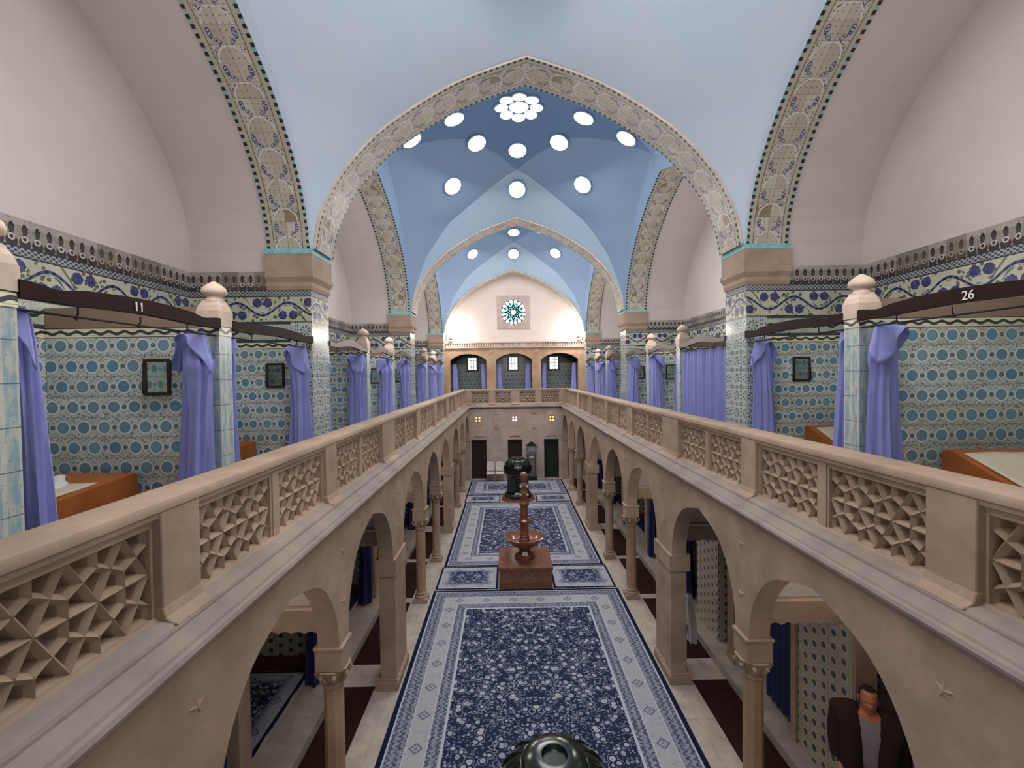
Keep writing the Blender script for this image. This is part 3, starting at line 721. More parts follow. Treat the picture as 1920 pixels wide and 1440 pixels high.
# ------------------------------------------------------------------ lower arcades
COLS = [2.74, 5.18, 10.4, 12.65, 17.85, 20.1]; PIERC = [.32, 7.8, 15.25]
OPEN = [(.70, 2.6), (2.88, 5.03), (5.33, 7.42), (8.18, 10.25), (10.55, 12.5), (12.8, 14.87), (15.63, 17.7), (18.0, 19.95), (20.25, 22.3)]
def starboss(s, y, z, r, parent):
    mb = MB(); pts = []
    for k in range(10):
        a = pi / 2 + k * pi / 5; q = r if k % 2 == 0 else r * .45; pts.append((q * cos(a), q * sin(a)))
    vs = [(s * (WF - .016), y, z)] + [(s * (WF + .004), y + a, z + b) for a, b in pts]
    mb.mesh(vs, [(0, 1 + k, 1 + (k + 1) % 10) for k in range(10)]); return mb.build('star_boss', M['stone'], parent)
for s in (-1, 1):
    mb = MB(); xf, xb = s * WF, s * 2.54; ZT = 3.6; zs, za = 2.17, 3.26
    sup = [-1.2] + [e for o in OPEN for e in o] + [YE]
    for i in range(0, len(sup), 2): mb.box(xf, xb, sup[i], sup[i + 1], zs, ZT)
    for y0, y1 in OPEN:
        c, h = (y0 + y1) / 2, (y1 - y0) / 2
        pts = [(-h + h * q, zs + (za - zs) * z) for q, z in ((0, 0), (.004, .09), (.015, .18), (.04, .285), (.075, .38), (.12, .47), (.18, .57), (.25, .66), (.33, .74), (.42, .81), (.52, .863), (.64, .905), (.8, .952), (1, 1))]
        pts[-1] = (0, za); pts = pts + [(-q, z) for q, z in reversed(pts[:-1])]
        for (q0, z0), (q1, z1) in zip(pts, pts[1:]):
            for X in (xf, xb): mb.face([(X, c + q0, z0), (X, c + q1, z1), (X, c + q1, ZT), (X, c + q0, ZT)])
            mb.face([(xf, c + q0, z0), (xf, c + q1, z1), (xb, c + q1, z1), (xb, c + q0, z0)])
    # piers down to the floor with capital moulding and plinth
    for pc in PIERC + [YE + .08]:
        h = .38 if pc < 22 else .24
        mb.box(s * (WF - .02), xb, pc - h, pc + h, 0, 1.9); mb.box(s * (WF - .04), s * 2.6, pc - h - .015, pc + h + .015, 1.9, 2.17)
        mb.box(s * (WF - .05), s * 2.62, pc - h - .03, pc + h + .03, 0, .14); mb.box(s * (WF - .035), s * 2.6, pc - h - .015, pc + h + .015, .14, .18)
    w = struct(mb.build('wall_%s_arcade' % SIDE[s], M['stone2'], fix=False))
    for c in COLS + PIERC[1:]:
        starboss(s, c, 2.62, .1, w); starboss(s, c, 3.2, .09, w)
    for o in OPEN[1:]: pass
    # balcony moulding
    cp = [(2.55, 3.775), (2.44, 3.745), (2.40, 3.735), (2.385, 3.722), (2.352, 3.722), (2.35, 3.705), (2.335, 3.692), (2.305, 3.664), (2.268, 3.65), (2.262, 3.637), (2.245, 3.643), (2.224, 3.63), (2.213, 3.605), (2.222, 3.578), (2.25, 3.562), (2.285, 3.558), (2.30, 3.5), (2.55, 3.5)]
    mb = MB(); mb.extrude(cp, lambda p, q, t: (s * p, t, q), -1.2, YE + .0); struct(mb.build('trim_%s_balcony_moulding' % SIDE[s], M['cornice'], smooth=30))
cp = [(YE + .03, 3.75), (YE - .02, 3.75), (YE - .04, 3.71), (YE - .09, 3.69), (YE - .1, 3.64), (YE - .13, 3.6), (YE - .1, 3.55), (YE + .03, 3.52)]
mb = MB(); mb.extrude(cp, lambda p, q, t: (t, p, q), -2.3, 2.3); struct(mb.build('trim_far_balcony_moulding', M['cornice'], smooth=30))

def column(s, y, idx):
    t = thing('stone_column', '%s arcade column, %s from the near end, eight-sided shaft under a block capital' % (SIDE[s], ORD[idx]), 'column', (s * 2.43, y, 0), 0, 'slim columns of the %s arcade' % SIDE[s])
    mb = MB(); mb.box(-.155, .155, -.155, .155, 0, .1); mb.lathe([(.15, .1), (.155, .13), (.14, .16), (.125, .17), (.135, .2), (.115, .23)], seg=16); mb.build('base', M['stone2'], t, smooth=30)
    mb = MB(); mb.lathe([(.112, .22), (.108, 1.68)], seg=8, rot=pi / 8); plabel(mb.build('shaft', M['stonewarm' if idx in (1, 2) else 'stone2'], t), 'eight-sided shaft')
    mb = MB(); mb.lathe([(.112, 1.66), (.13, 1.68), (.13, 1.71), (.11, 1.725), (.12, 1.76), (.17, 1.84), (.2, 1.89)], seg=8, rot=pi / 8)
    for k in range(8):
        a = k * pi / 4 + pi / 8; mb.tube([(.11 * cos(a), .11 * sin(a), 1.74), (.16 * cos(a), .16 * sin(a), 1.8), (.19 * cos(a), .19 * sin(a), 1.85), (.2 * cos(a), .2 * sin(a), 1.82)], [.03, .032, .028, .014], 6)
    mb.build('capital', M['stone'], t, smooth=35)
    mb = MB(); mb.box(-.15, .15, -.155, .155, 1.89, 2.13); mb.box(-.165, .165, -.165, .165, 2.13, 2.169); bevel(mb.build('impost_block', M['stone2'], t))
for s in (-1, 1):
    for i, y in enumerate(COLS): column(s, y, i)

# ------------------------------------------------------------------ balustrades
POSTS = [(-1.2, .55), (2.71, 3.05), (5.18, 5.5), (7.55, 8.34), (10.35, 10.8), (12.9, 13.3), (15.4, 16.0), (18.05, 18.45), (20.65, 21.05), (22.25, YE)]
def lattice(L, H_):
    """pierced stone screen: six-spoked stars linked by kites; local (s, z), depth along +d"""
    nx = max(2, round(L / .33)); a = L / nx; h = H_ / 2; segs = []
    def node(i, j): return (a * i + (a / 2 if j % 2 else 0), h + (j) * h)
    mid = lambda p, q: ((p[0] + q[0]) / 2, (p[1] + q[1]) / 2)
    tri = []
    for i in range(-1, nx + 2):
        for j in (-1, 0):
            A, B = node(i, j), node(i + 1, j)
            if j == 0: C_ = (A[0] + a / 2, A[1] + h); C2 = None
            tri.append((A, B, (A[0] + a / 2, A[1] + h)))
            C = (A[0] + a / 2, A[1] + h); tri.append((C, (C[0] + a, C[1]), B))
    E = set()
    for t in tri:
        c = (sum(p[0] for p in t) / 3, sum(p[1] for p in t) / 3)
        for k in range(3):
            p, q = t[k], t[(k + 1) % 3]; m = mid(p, q)
            for e in ((p, m), (q, m), (m, c)): E.add(tuple(sorted(((round(e[0][0], 4), round(e[0][1], 4)), (round(e[1][0], 4), round(e[1][1], 4))))))
    out = []
    for p, q in E:   # clip to the opening
        t0, t1 = 0, 1; d = (q[0] - p[0], q[1] - p[1]); ok = True
        for pp, dd, lo, hi in ((p[0], d[0], 0, L), (p[1], d[1], 0, H_)):
            if abs(dd) < 1e-6:
                if pp < lo - .001 or pp > hi + .001: ok = False
            else:
                u0, u1 = sorted(((lo - pp) / dd, (hi - pp) / dd)); t0, t1 = max(t0, u0), min(t1, u1)
        if ok and t1 - t0 > .02: out.append(((p[0] + d[0] * t0, p[1] + d[1] * t0), (p[0] + d[0] * t1, p[1] + d[1] * t1)))
    return out
LZ0, LZ1 = 3.77, 4.32
def lattice_mesh(L, fn):
    mb = MB(); w, dep, rd = .024, .12, .032
    for p, q in lattice(L, LZ1 - LZ0):
        dx, dz = q[0] - p[0], q[1] - p[1]; l = hypot(dx, dz); nx, nz = -dz / l * w, dx / l * w
        ex, ez = dx / l * .008, dz / l * .008
        p2, q2 = (p[0] - ex, p[1] - ez), (q[0] + ex, q[1] + ez)
        ring = lambda c: [fn(c[0] - nx * 1.5, c[1] - nz * 1.5, dep), fn(c[0] - nx, c[1] - nz, rd), fn(c[0], c[1], 0), fn(c[0] + nx, c[1] + nz, rd), fn(c[0] + nx * 1.5, c[1] + nz * 1.5, dep)]
        a, b = ring(p2), ring(q2); mb.mesh(a + b, [(i, (i + 1) % 5, 5 + (i + 1) % 5, 5 + i) for i in range(5)])
    return mb
rail = [(2.45, 4.41), (2.447, 4.44), (2.46, 4.465), (2.49, 4.475), (2.72, 4.475), (2.75, 4.46), (2.755, 4.43), (2.74, 4.40), (2.72, 4.36), (2.70, 4.34), (2.50, 4.34), (2.49, 4.365), (2.47, 4.37), (2.466, 4.395)]
def balustrade(name_label, pts, face, loc, nrail):
    """pts: list of post spans along t; face(t, z, d) -> world; d = depth into the stone"""
    t = thing('balustrade', name_label, 'balustrade', loc, 0, 'pierced stone balustrades of the gallery')
    off = tuple(-v for v in loc); a0, a1 = pts[0][0], pts[-1][1]
    mb = MB(); mb.extrude(rail, lambda p, q, u: face(u, q, p - 2.47), a0, a1); mb.build('top_rail', M['stone'], t, smooth=35, loc=off)
    mb = MB(); mb.extrude([(0.0, 3.70), (.005, 3.745), (.02, 3.76), (.03, 3.775), (.19, 3.775), (.2, 3.70)], lambda p, q, u: face(u, q, p), a0, a1); mb.build('base_rail', M['stone'], t, loc=off)
    for (b0, b1) in pts:
        mb = MB(); mb.extrude([(b0, -.012), (b1, -.012), (b1, .22), (b0, .22)], lambda p, q, u: face(p, u, q), 3.7, 4.4)
        mb.extrude([(-.1, 3.70), (-.1, 3.735), (-.06, 3.745), (-.03, 3.77), (-.012, 3.83), (.05, 3.83), (.05, 3.70)], lambda p, q, u: face(u, q, p), b0 - .005, b1 + .005); bevel(mb.build('post', M['stone'], t, loc=off), .006)
    for (b0, b1), (c0, c1) in zip(pts, pts[1:]):
        gap = c0 - b1; cells = 2 if gap > 1.5 else 1
        if cells == 2:
            mb = MB(); mm_ = (b1 + c0) / 2; mb.extrude([(mm_ - .05, .025), (mm_ + .05, .025), (mm_ + .05, .2), (mm_ - .05, .2)], lambda p, q, u: face(p, u, q), 3.76, 4.36); mb.build('mullion', M['stone'], t, loc=off)
            spans = [(b1, mm_ - .05), (mm_ + .05, c0)]
        else: spans = [(b1, c0)]
        for q0, q1 in spans:
            mb = lattice_mesh(q1 - q0 - .05, lambda s_, z, d: face(q0 + .025 + s_, LZ0 + z, .05 + d))
            for u0, u1 in ((q0, q0 + .03), (q1 - .03, q1)): mb.extrude([(u0, .035), (u1, .035), (u1, .18), (u0, .18)], lambda p, q, u: face(p, u, q), 3.77, 4.35)
            mb.extrude([(q0 + .03, .037), (q1 - .03, .037), (q1 - .03, .178), (q0 + .03, .178)], lambda p, q, u: face(p, u, q), 4.315, 4.348)
            mb.build('lattice_panel', M['stone'], t, loc=off, fix=False)
for s in (-1, 1):
    balustrade('%s side gallery balustrade of pierced pale sandstone running the length of the hall' % SIDE[s], POSTS, lambda u, z, d: Vector((s * (2.47 + d), u, z)), (s * 2.6, 11, 3.7), 0)
balustrade('short pierced sandstone balustrade crossing the far end above three dark doorways', [(-2.46, -2.2), (-1.3, -1.0), (-.2, .2), (1.0, 1.3), (2.2, 2.46)], lambda u, z, d: Vector((u, YE + .01 + d, z)), (0, YE + .1, 3.7), 0)

# ------------------------------------------------------------------ upper booths
def cloth_bunch(mb, x, y, z0, z1, rx, ry, ph, flip=1, nz=34, nt=56, drape=1.0):
    def fn(u, v):
        th = 2 * pi * u; h = v
        w = .62 + .42 * (1 - h) ** 1.3
        w += .42 * drape * math.exp(-((h - .84) / .055) ** 2) * max(0, cos(th - 1.2 * flip)) + .3 * drape * math.exp(-((h - .74) / .1) ** 2) * max(0, cos(th - 1.2 * flip)) ** 2
        if h > .93: w *= 1 - 3.4 * (h - .93)
        ruf = 1 + .2 * sin(5 * th + ph + 1.6 * h) * (1 - .4 * h) + .12 * sin(11 * th + 2 * ph - 2 * h) + .05 * sin(17 * th + ph)
        sway = .03 * sin(3 * h + ph)
        return (x + rx * w * ruf * cos(th) + sway * flip, y + ry * w * ruf * sin(th), z0 + (z1 - z0) * h)
    mb.grid(fn, nt, nz, closed_u=True)
    return mb
cur_n = {-1: 0, 1: 0}
def curtain(s, y, where, rx=.17, ry=.1, z1=5.68, drape=1.0):
    mb = MB(); cloth_bunch(mb, 0, 0, .1, z1 - GF, rx, ry, random.uniform(0, 6), s, drape=drape)
    o = mb.build('curtain', M['curtain'], smooth=60, loc=(s * 3.68, y, GF))
    if drape >= .6:
        h1 = z1 - GF; ph = random.uniform(0, 6); A0 = {-1: -.6, 1: pi + .6}[s]
        def fl(u, v):
            th = -pi / 2 + (u - .5) * 3.6 + s * .5 + .12 * sin(23 * u + ph); dp = .22 + .2 * sin(u * 7 + ph)
            k = .62 + .5 * v ** .7 + .1 * sin(9 * u + ph) * v + .08 * sin(26 * u + 2 * ph) * v
            return (rx * k * 1.05 * cos(th), ry * k * 1.1 * sin(th), h1 - .005 - dp * v + .02 * (1 - v) * sin(8 * u))
        mb = MB(); mb.grid(fl, 28, 10); f = mb.build('folded_flap', M['curtain'], o, smooth=60, fix=False); f.modifiers.new('t', 'SOLIDIFY').thickness = .008
        plabel(f, 'top edge folded over in a flap')
    return tag(o, 'lilac satin curtain %s' % where, 'curtain', 'lilac curtains of the upper booths')
def booth_posts(y0, y1):
    w = (y1 - y0) / 3; return [y0 + w, y0 + 2 * w]
pn = 0
def frame(s, x, y, z, w, h, label, mir=True):
    t = thing('wall_mirror', label, 'mirror', (x, y, z), 0, 'small framed mirrors in the booths')
    mb = MB(); f = .035
    for a in ((-w / 2, w / 2, h / 2 - f, h / 2), (-w / 2, w / 2, -h / 2, -h / 2 + f), (-w / 2, -w / 2 + f, -h / 2 + f, h / 2 - f), (w / 2 - f, w / 2, -h / 2 + f, h / 2 - f)): mb.box(a[0], a[1], -.03, 0, a[2], a[3])
    bevel(mb.build('frame', M['frame'], t), .008); mb = MB(); mb.box(-w / 2 + f, w / 2 - f, -.014, -.004, -h / 2 + f, h / 2 - f); mb.build('glass', M['mirror'], t)
BOOTHWORD = ['near', 'middle', 'far']
for s in (-1, 1):
    S = SIDE[s]; pi_ = 0
    for bi, (y0, y1) in enumerate(BAYS):
        ps = booth_posts(y0, y1); ends = [(y0, y0)] + [(p - .11, p + .11) for p in ps] + [(y1, y1)]
        for k, p in enumerate(ps):
            # partition behind the post
            mb = MB(); mb.box(s * 3.745, s * (XB - .005), p - .06, p + .06, GF, 5.77, 0); mb.box(s * 3.76, s * (XB - .005), p - .065, p + .065, 5.77, 5.99, 1)
            struct(mb.build('wall_%s_partition_%d' % (S, bi * 2 + k + 1), [M['tile'], M['brownband']]))
            t = thing('booth_post', '%s booth post, %s from the near end, tiled shaft with pale stone finial' % (S, ORD[pi_]), 'post', (s * 3.63, p, GF), 0, 'finial posts between the upper booths'); pi_ += 1
            mb = MB(); mb.box(-.11, .11, -.11, .11, 0, 2.25); plabel(mb.build('shaft', M['postile'], t), 'blue and white tiled shaft')
            mb = MB(); mb.box(s * 3.63 - .115, s * 3.63 + .115, p - .115, p + .115, 5.665, 5.768); mb.build('tile_band', M['tile'], t, loc=(-s * 3.63, -p, -GF))
            mb = MB(); mb.box(-.125, .125, -.125, .125, 2.27, 2.44); pts = [(.177, 2.5), (.16, 2.53), (.15, 2.55)]
            mb.lathe([(.175, 2.43), (.15, 2.5), (.125, 2.535), (.118, 2.56)], seg=4, rot=pi / 4); plabel(mb.build('cap', M['pale'], t), 'carved pale stone cap')
            mb = MB(); mb.lathe([(.09, 2.55), (.09, 2.565), (.078, 2.58), (.075, 2.605), (.1, 2.615), (.125, 2.64), (.128, 2.665), (.115, 2.7), (.075, 2.735), (.03, 2.765), (.01, 2.775)], seg=20, sx=1, sy=1); plabel(mb.build('finial', M['pale'], t, smooth=50), 'turned stone finial')
        for k in range(3):
            if bi == 0 and k == 0: continue
            a, b = ends[k][1], ends[k + 1][0]; L = b - a; c = (a + b) / 2
            place = '%s %s booth in the %s bay' % (BOOTHWORD[k], S, ['near', 'middle', 'far'][bi])
            t = thing('curtain_beam', 'wavy dark wooden beam above %s' % place, 'beam', (s * 3.53, c, 5.74), 0, 'carved beams over the upper booths')
            n = 28; top = []; bot = []
            for i in range(n + 1):
                u = i / n; yy = -L / 2 + L * u; w = cos(2 * pi * (u - .5)); 
                top.append((yy, .125 + (.012 if bi == 0 else .035) * w + (.008 if bi == 0 else .03) * max(0, cos(2 * pi * (u - .5))) - .03 * math.exp(-((u - .13) / .06) ** 2) - .03 * math.exp(-((u - .87) / .06) ** 2)))
                bot.append((yy, .0 + (.055 * max(0, cos(pi * (u - .5) / .6)) if abs(u - .5) < .3 else 0) * (1 if bi else .35)))
            mb = MB(); mb.extrude(top + bot[::-1], lambda p, q, u: (u * s, p, q), -.035, .035)
            plabel(mb.build('board', M['beam' if bi else 'nearbeam'], t, smooth=40), 'dark stained carved board')
            mb = MB(); mb.tube([(s * .03, -L / 2, -.075), (s * .03, L / 2, -.075)], .009); plabel(mb.build('rod', M['iron'], t), 'thin black curtain rod')
            for q in (-.28, .0, .28):
                mb = MB(); mb.tube([(s * .02, q * L, .0), (s * .02, q * L, -.05), (s * .045, q * L, -.085), (s * .03, q * L, -.095)], .007, 6); mb.build('hook', M['iron'], t)
            if bi == 0 and k == 1:
                cu = bpy.data.curves.new('number', 'FONT'); cu.body = '11' if s < 0 else '26'; cu.size = .11; cu.align_x = 'CENTER'; cu.extrude = .003; cu.resolution_u = 3
                tmp = bpy.data.objects.new('tmp', cu); COL.objects.link(tmp); dg = bpy.context.evaluated_depsgraph_get(); me = bpy.data.meshes.new_from_object(tmp.evaluated_get(dg)); COL.objects.unlink(tmp); bpy.data.objects.remove(tmp)
                me.materials.clear(); me.materials.append(M['white'])
                o = bpy.data.objects.new('number', me); COL.objects.link(o); o.parent = t; o['label'] = 'white painted number %s' % cu.body
                o.location = (-s * .04, (3.89 if s < 0 else 3.78) - c, .035); o.rotation_euler = (R(90), 0, R(90) if s < 0 else R(-90))
            closed = (s > 0 and bi == 1 and k == 0)
            if closed:
                def fn(u, v):
                    yy = a + .06 + (L - .1) * u; w = sin(2 * pi * 11 * u + .6 * sin(6 * u)); tp = 5.62 + .035 * abs(sin(pi * 9 * u)) 
                    return (s * (3.6 + .045 * w * (1 - .35 * v) + .02 * sin(31 * u)) - s * 3.6, yy - c, .1 + (tp - GF - .1) * v)
                mb = MB(); mb.grid(fn, 132, 14); o = mb.build('curtain', M['curtain'], smooth=60, loc=(s * 3.6, c, GF), fix=False)
                tag(o, 'lilac curtain drawn fully across the right booth just behind the nearest right pier', 'curtain', 'lilac curtains of the upper booths')
            else:
                near_edge = ['the pier', 'the first post', 'the second post'][k]; far_edge = ['the first post', 'the second post', 'the next pier'][k]
                big = bi == 0
                curtain(s, b - (.16 if big else .18 if k < 2 else .24), 'at the far end of %s' % place, .18 if big else .2, .1 if big else .13)
                if not (s > 0 and bi == 0 and k == 1): curtain(s, a + .15, 'at the near end of %s' % place, .14, .1, drape=.6)
                elif False: pass
            if bi == 1 and k == 1 and s > 0: pass
        # framed mirrors on the far wall of some booths
    if s < 0: fr = [(-4.17, ps_y, 5.24, .3, .44) for ps_y in (5.04,)]
lab = 'small dark framed mirror on the tiles of the '
frame(-1, -4.19, 4.99, 5.22, .29, .40, lab + 'left booth numbered 11')
frame(-1, -4.12, 7.37, 5.23, .29, .40, lab + 'left booth beside the nearest left pier')
frame(1, 4.42, 7.37, 5.22, .29, .40, lab + 'right booth beside the nearest right pier')
for s, ys in ((-1, (12.51, 14.85)), (1, (12.51,))):
    for i, y in enumerate(ys): frame(s, s * (4.0 if s < 0 else 4.15), y, 5.2, .3, .42, lab + '%s middle bay, %s one' % (SIDE[s], ORD[i]))
frame(1, 3.98, 14.85, 5.2, .3, .42, lab + 'right middle bay, second one')

# couches in the booths
def couch(s, y0, y1, label, hd=.79):
    L = y1 - y0; t = thing('booth_couch', label, 'couch', (s * 4.92, y0, GF), 0, 'brown leather couches in the upper booths')
    lo = .53 if hd > .7 else .62
    pr = [(0, .06), (L, .06), (L, hd), (L - .06, hd + .02), (L - .14, hd + .015), (L - .75, lo + .02), (L - .95, lo), (0, lo - .01)]
    mb = MB(); mb.extrude(pr, lambda p, q, u: (u, p, q), -.5, .5); bevel(mb.build('body', M['leather'], t), .015, 2)
    mb = MB()
    for x in (-.42, .42):
        for y in (.08, L - .08): mb.box(x - .03, x + .03, y - .03, y + .03, 0, .07)
    mb.build('feet', M['beam'], t)
    top = [(0, lo), (L - .95, lo + .01), (L - .75, lo + .03), (L - .2, hd)]
    def tz(y):
        for (a, za), (b, zb) in zip(top, top[1:]):
            if y <= b: return za + (zb - za) * (y - a) / (b - a)
        return hd
    mb = MB(); LL = L - (.2 if hd > .7 else .42)
    mb.grid(lambda u, v: (-.44 + .88 * u, .02 + (LL - .02) * v, tz(.02 + (LL - .02) * v) + .008 + .006 * sin(9 * u + 5 * v) * sin(7 * v)), 14, 20)
    o = mb.build('sheet', M['sheet'], t, smooth=60, fix=False); so = o.modifiers.new('thick', 'SOLIDIFY'); so.thickness = .012; plabel(o, 'cream cotton sheet')
couch(-1, 3.0, 4.97, 'brown leather couch with cream sheet in left booth numbered 11', .675)
couch(-1, 5.35, 7.3, 'brown couch glimpsed over the rail in left booth before the pier', .68)
couch(1, 3.0, 4.97, 'brown leather couch with raised head in right booth numbered 26')
couch(1, 5.35, 7.3, 'brown couch with raised head in right booth before the pier')
mb = MB(); mb.grid(lambda u, v: (-.16 + .36 * u + .05 * sin(4 * v), -.42 + .84 * v, .02 + .03 * sin(6 * v + 2) * sin(3 * u + 1) + .02 * sin(11 * u)), 12, 22)
o = mb.build('towel', M['towel'], smooth=60, loc=(-4.98, 4.42, GF + .655), fix=False); o.rotation_euler = (R(1.5), 0, R(24)); so = o.modifiers.new('thick', 'SOLIDIFY'); so.thickness = .02
tag(o, 'crumpled white towel lying on the couch in left booth 11', 'towel')

# far gallery curtains
for i, (x0, x1) in enumerate(ops):
    for j, x in enumerate((x0 + .17, x1 - .17)):
        mb = MB(); cloth_bunch(mb, 0, 0, .1, 2.25, .15, .1, i * 2 + j, 1, 20, 36, .3)
        o = mb.build('curtain', M['curtain'], smooth=60, loc=(x, 23.5, GF)); tag(o, 'lilac curtain tied at the %s side of the %s far arch' % (('left', 'right')[j], ('left', 'middle', 'right')[i]), 'curtain', 'lilac curtains of the far arches')

# corner lamps
for s in (-1, 1):
    t = thing('corner_lamp', 'bright floodlight on the cornice in the far %s corner' % SIDE[s], 'lamp', (s * 3.2, 22.84, 6.87), 0, 'floodlights on the far cornice')
    mb = MB(); mb.box(-.1, .1, -.05, .07, 0, .03); mb.tube([(0, 0, .03), (0, 0, .1)], .015); mb.box(-.09, .09, -.04, .05, .09, .19); mb.build('housing', M['iron'], t)
    mb = MB(); mb.box(-.08, .08, -.035, .04, .192, .205); mb.box(-.08, .08, .052, .06, .1, .18); mb.build('lamp_glass', M['lamp'], t)

# ------------------------------------------------------------------ rugs
def rug(name, x0, x1, y0, y1, label, small=False, group='blue Persian rugs of the nave'):
    hx, hy = (x1 - x0) / 2, (y1 - y0) / 2; mb = MB(); mb.box(-hx, hx, -hy, hy, .002, .014)
    o = mb.build(name, m_rug('rug_%s_%d' % (name, int(y0 * 100 + x0 * 7)), hx, hy, small), loc=((x0 + x1) / 2, (y0 + y1) / 2, 0)); return tag(o, label, 'rug', group)
C = 2.215
rug('rug', -C, C, 4.7, 10.82, 'large navy floral rug nearest the camera in front of the red fountain')
rug('rug', -C + .05, C - .05, 12.2, 18.3, 'large navy floral rug between red fountain and the far green stove')
rug('rug', -C, C, 19.45, 22.2, 'navy floral rug at the far end before the doorways')
for s in (-1, 1):
    a, b = sorted((s * .68, s * (C - .02)))
    rug('small_rug', a, b, 10.88, 12.16, 'small navy rug on the %s side of the red fountain' % SIDE[s], True, 'small rugs beside fountain and stoves')
    a, b = sorted((s * .74, s * (C - .02)))
    rug('small_rug', a, b, 18.36, 19.4, 'small navy rug on the %s side of the far green stove' % SIDE[s], True, 'small rugs beside fountain and stoves')

# ------------------------------------------------------------------ fountain
t = thing('fountain', 'red granite fountain with square basin, bowl and tall turned stem', 'fountain', (0, 11.47, 0))
mb = MB(); h = .64
mb.box(-h, h, -h + .01, h - .01, 0, .46); mb.box(-h - .02, h + .02, -h - .01, h + .01, .46, .54); mb.box(-h - .01, h + .01, -h, h, 0, .05)
bevel(mb.build('pedestal', M['granite'], t), .012, 2)
mb = MB(); mb.lathe([(.26, .54), (.27, .58), (.2, .64), (.15, .72), (.13, .8), (.17, .83)], seg=8, rot=pi / 8); mb.build('foot', M['granite'], t)
mb = MB(); mb.lathe([(.14, .80), (.28, .85), (.42, .95), (.49, 1.05), (.5, 1.08), (.47, 1.085), (.4, 1.02), (.25, .97), (.12, .96)], seg=40); mb.build('bowl', M['granite'], t, smooth=50)
mb = MB(); st = [(.15, .95), (.15, 1.0), (.13, 1.04), (.13, 1.09), (.11, 1.12), (.115, 1.4), (.15, 1.43), (.15, 1.48), (.12, 1.52), (.105, 1.56), (.1, 1.85), (.135, 1.88), (.135, 1.93), (.1, 1.97)]
mb.lathe(st, seg=8, rot=pi / 8); mb.build('stem', M['granite'], t)
mb = MB(); mb.lathe([(.1, 1.96), (.075, 2.0), (.085, 2.06), (.115, 2.13), (.12, 2.17), (.1, 2.22), (.07, 2.25), (.075, 2.29), (.11, 2.34), (.112, 2.38), (.09, 2.42), (.06, 2.45), (.065, 2.48), (.07, 2.5), (.095, 2.54), (.108, 2.6), (.095, 2.665), (.06, 2.7), (.01, 2.715)], seg=24); mb.build('finial', M['granite'], t, smooth=50)
for k in range(4):
    for z, rr, o45 in ((1.455, .15, 0), (2.15, .118, pi / 4), (2.36, .112, pi / 4)):
        a = k * pi / 2 + o45; mb = MB(); mb.lathe([(.02, -.028), (.032, -.01), (.032, .01), (.02, .028)], (rr * cos(a), rr * sin(a), z), 10)
        plabel(mb.build('spout_boss', M['sheet'] if o45 else M['granite'], t, smooth=40), 'small water spout')

# ------------------------------------------------------------------ green glazed stoves
def stove(y, label, plinth=True):
    t = thing('glazed_stove', label, 'stove', (0, y, 0), 0, 'green glazed drum stoves')
    mb = MB(); mb.lathe([(.74, 0), (.74, .06), (.70, .075), (.7, .1)], seg=8, rot=pi / 8); plabel(mb.build('plinth', M['brickred'], t), 'red-brown eight-sided plinth')
    def rings(pr, name, seg=16, sm=40):
        mb = MB(); mb.lathe(pr, seg=seg, rot=pi / seg); return mb.build(name, M['green'], t, smooth=sm)
    rings([(.58, .1), (.6, .14), (.6, .2), (.55, .25), (.5, .28)], 'foot', 8, 20)
    rings([(.5, .28), (.47, .34), (.45, .9), (.47, .96), (.46, 1.0)], 'drum', 12, 20)
    rings([(.46, .98), (.5, 1.02), (.55, 1.1), (.575, 1.2), (.57, 1.3), (.55, 1.38), (.52, 1.44)], 'crown', 12, 25)
    mb = MB()
    mb.grid(lambda u, v: (.575 * cos(2 * pi * u) * (1 + .05 * max(0, cos(24 * pi * u)) * sin(pi * v)), .575 * sin(2 * pi * u) * (1 + .05 * max(0, cos(24 * pi * u)) * sin(pi * v)), 1.12 + .24 * v), 192, 8, closed_u=True)
    mb.build('fluted_band', M['green'], t, smooth=60)
    rings([(.53, 1.42), (.5, 1.5), (.42, 1.6), (.33, 1.665), (.3, 1.67), (.29, 1.7), (.2, 1.74), (.12, 1.74), (.1, 1.70)], 'lid', 32)
    mb = MB()
    for k in range(16):
        a = k * pi / 8; mb.tube([(.51 * cos(a), .51 * sin(a), 1.46), (.47 * cos(a), .47 * sin(a), 1.54), (.4 * cos(a), .4 * sin(a), 1.615), (.31 * cos(a), .31 * sin(a), 1.67)], [.018, .024, .022, .014], 8)
    mb.build('lid_rib', M['green'], t, smooth=50)
stove(18.9, 'dark green glazed drum stove on a red plinth toward the far doorways')
stove(4.05, 'top of the dark green glazed stove at the bottom edge nearest the camera')

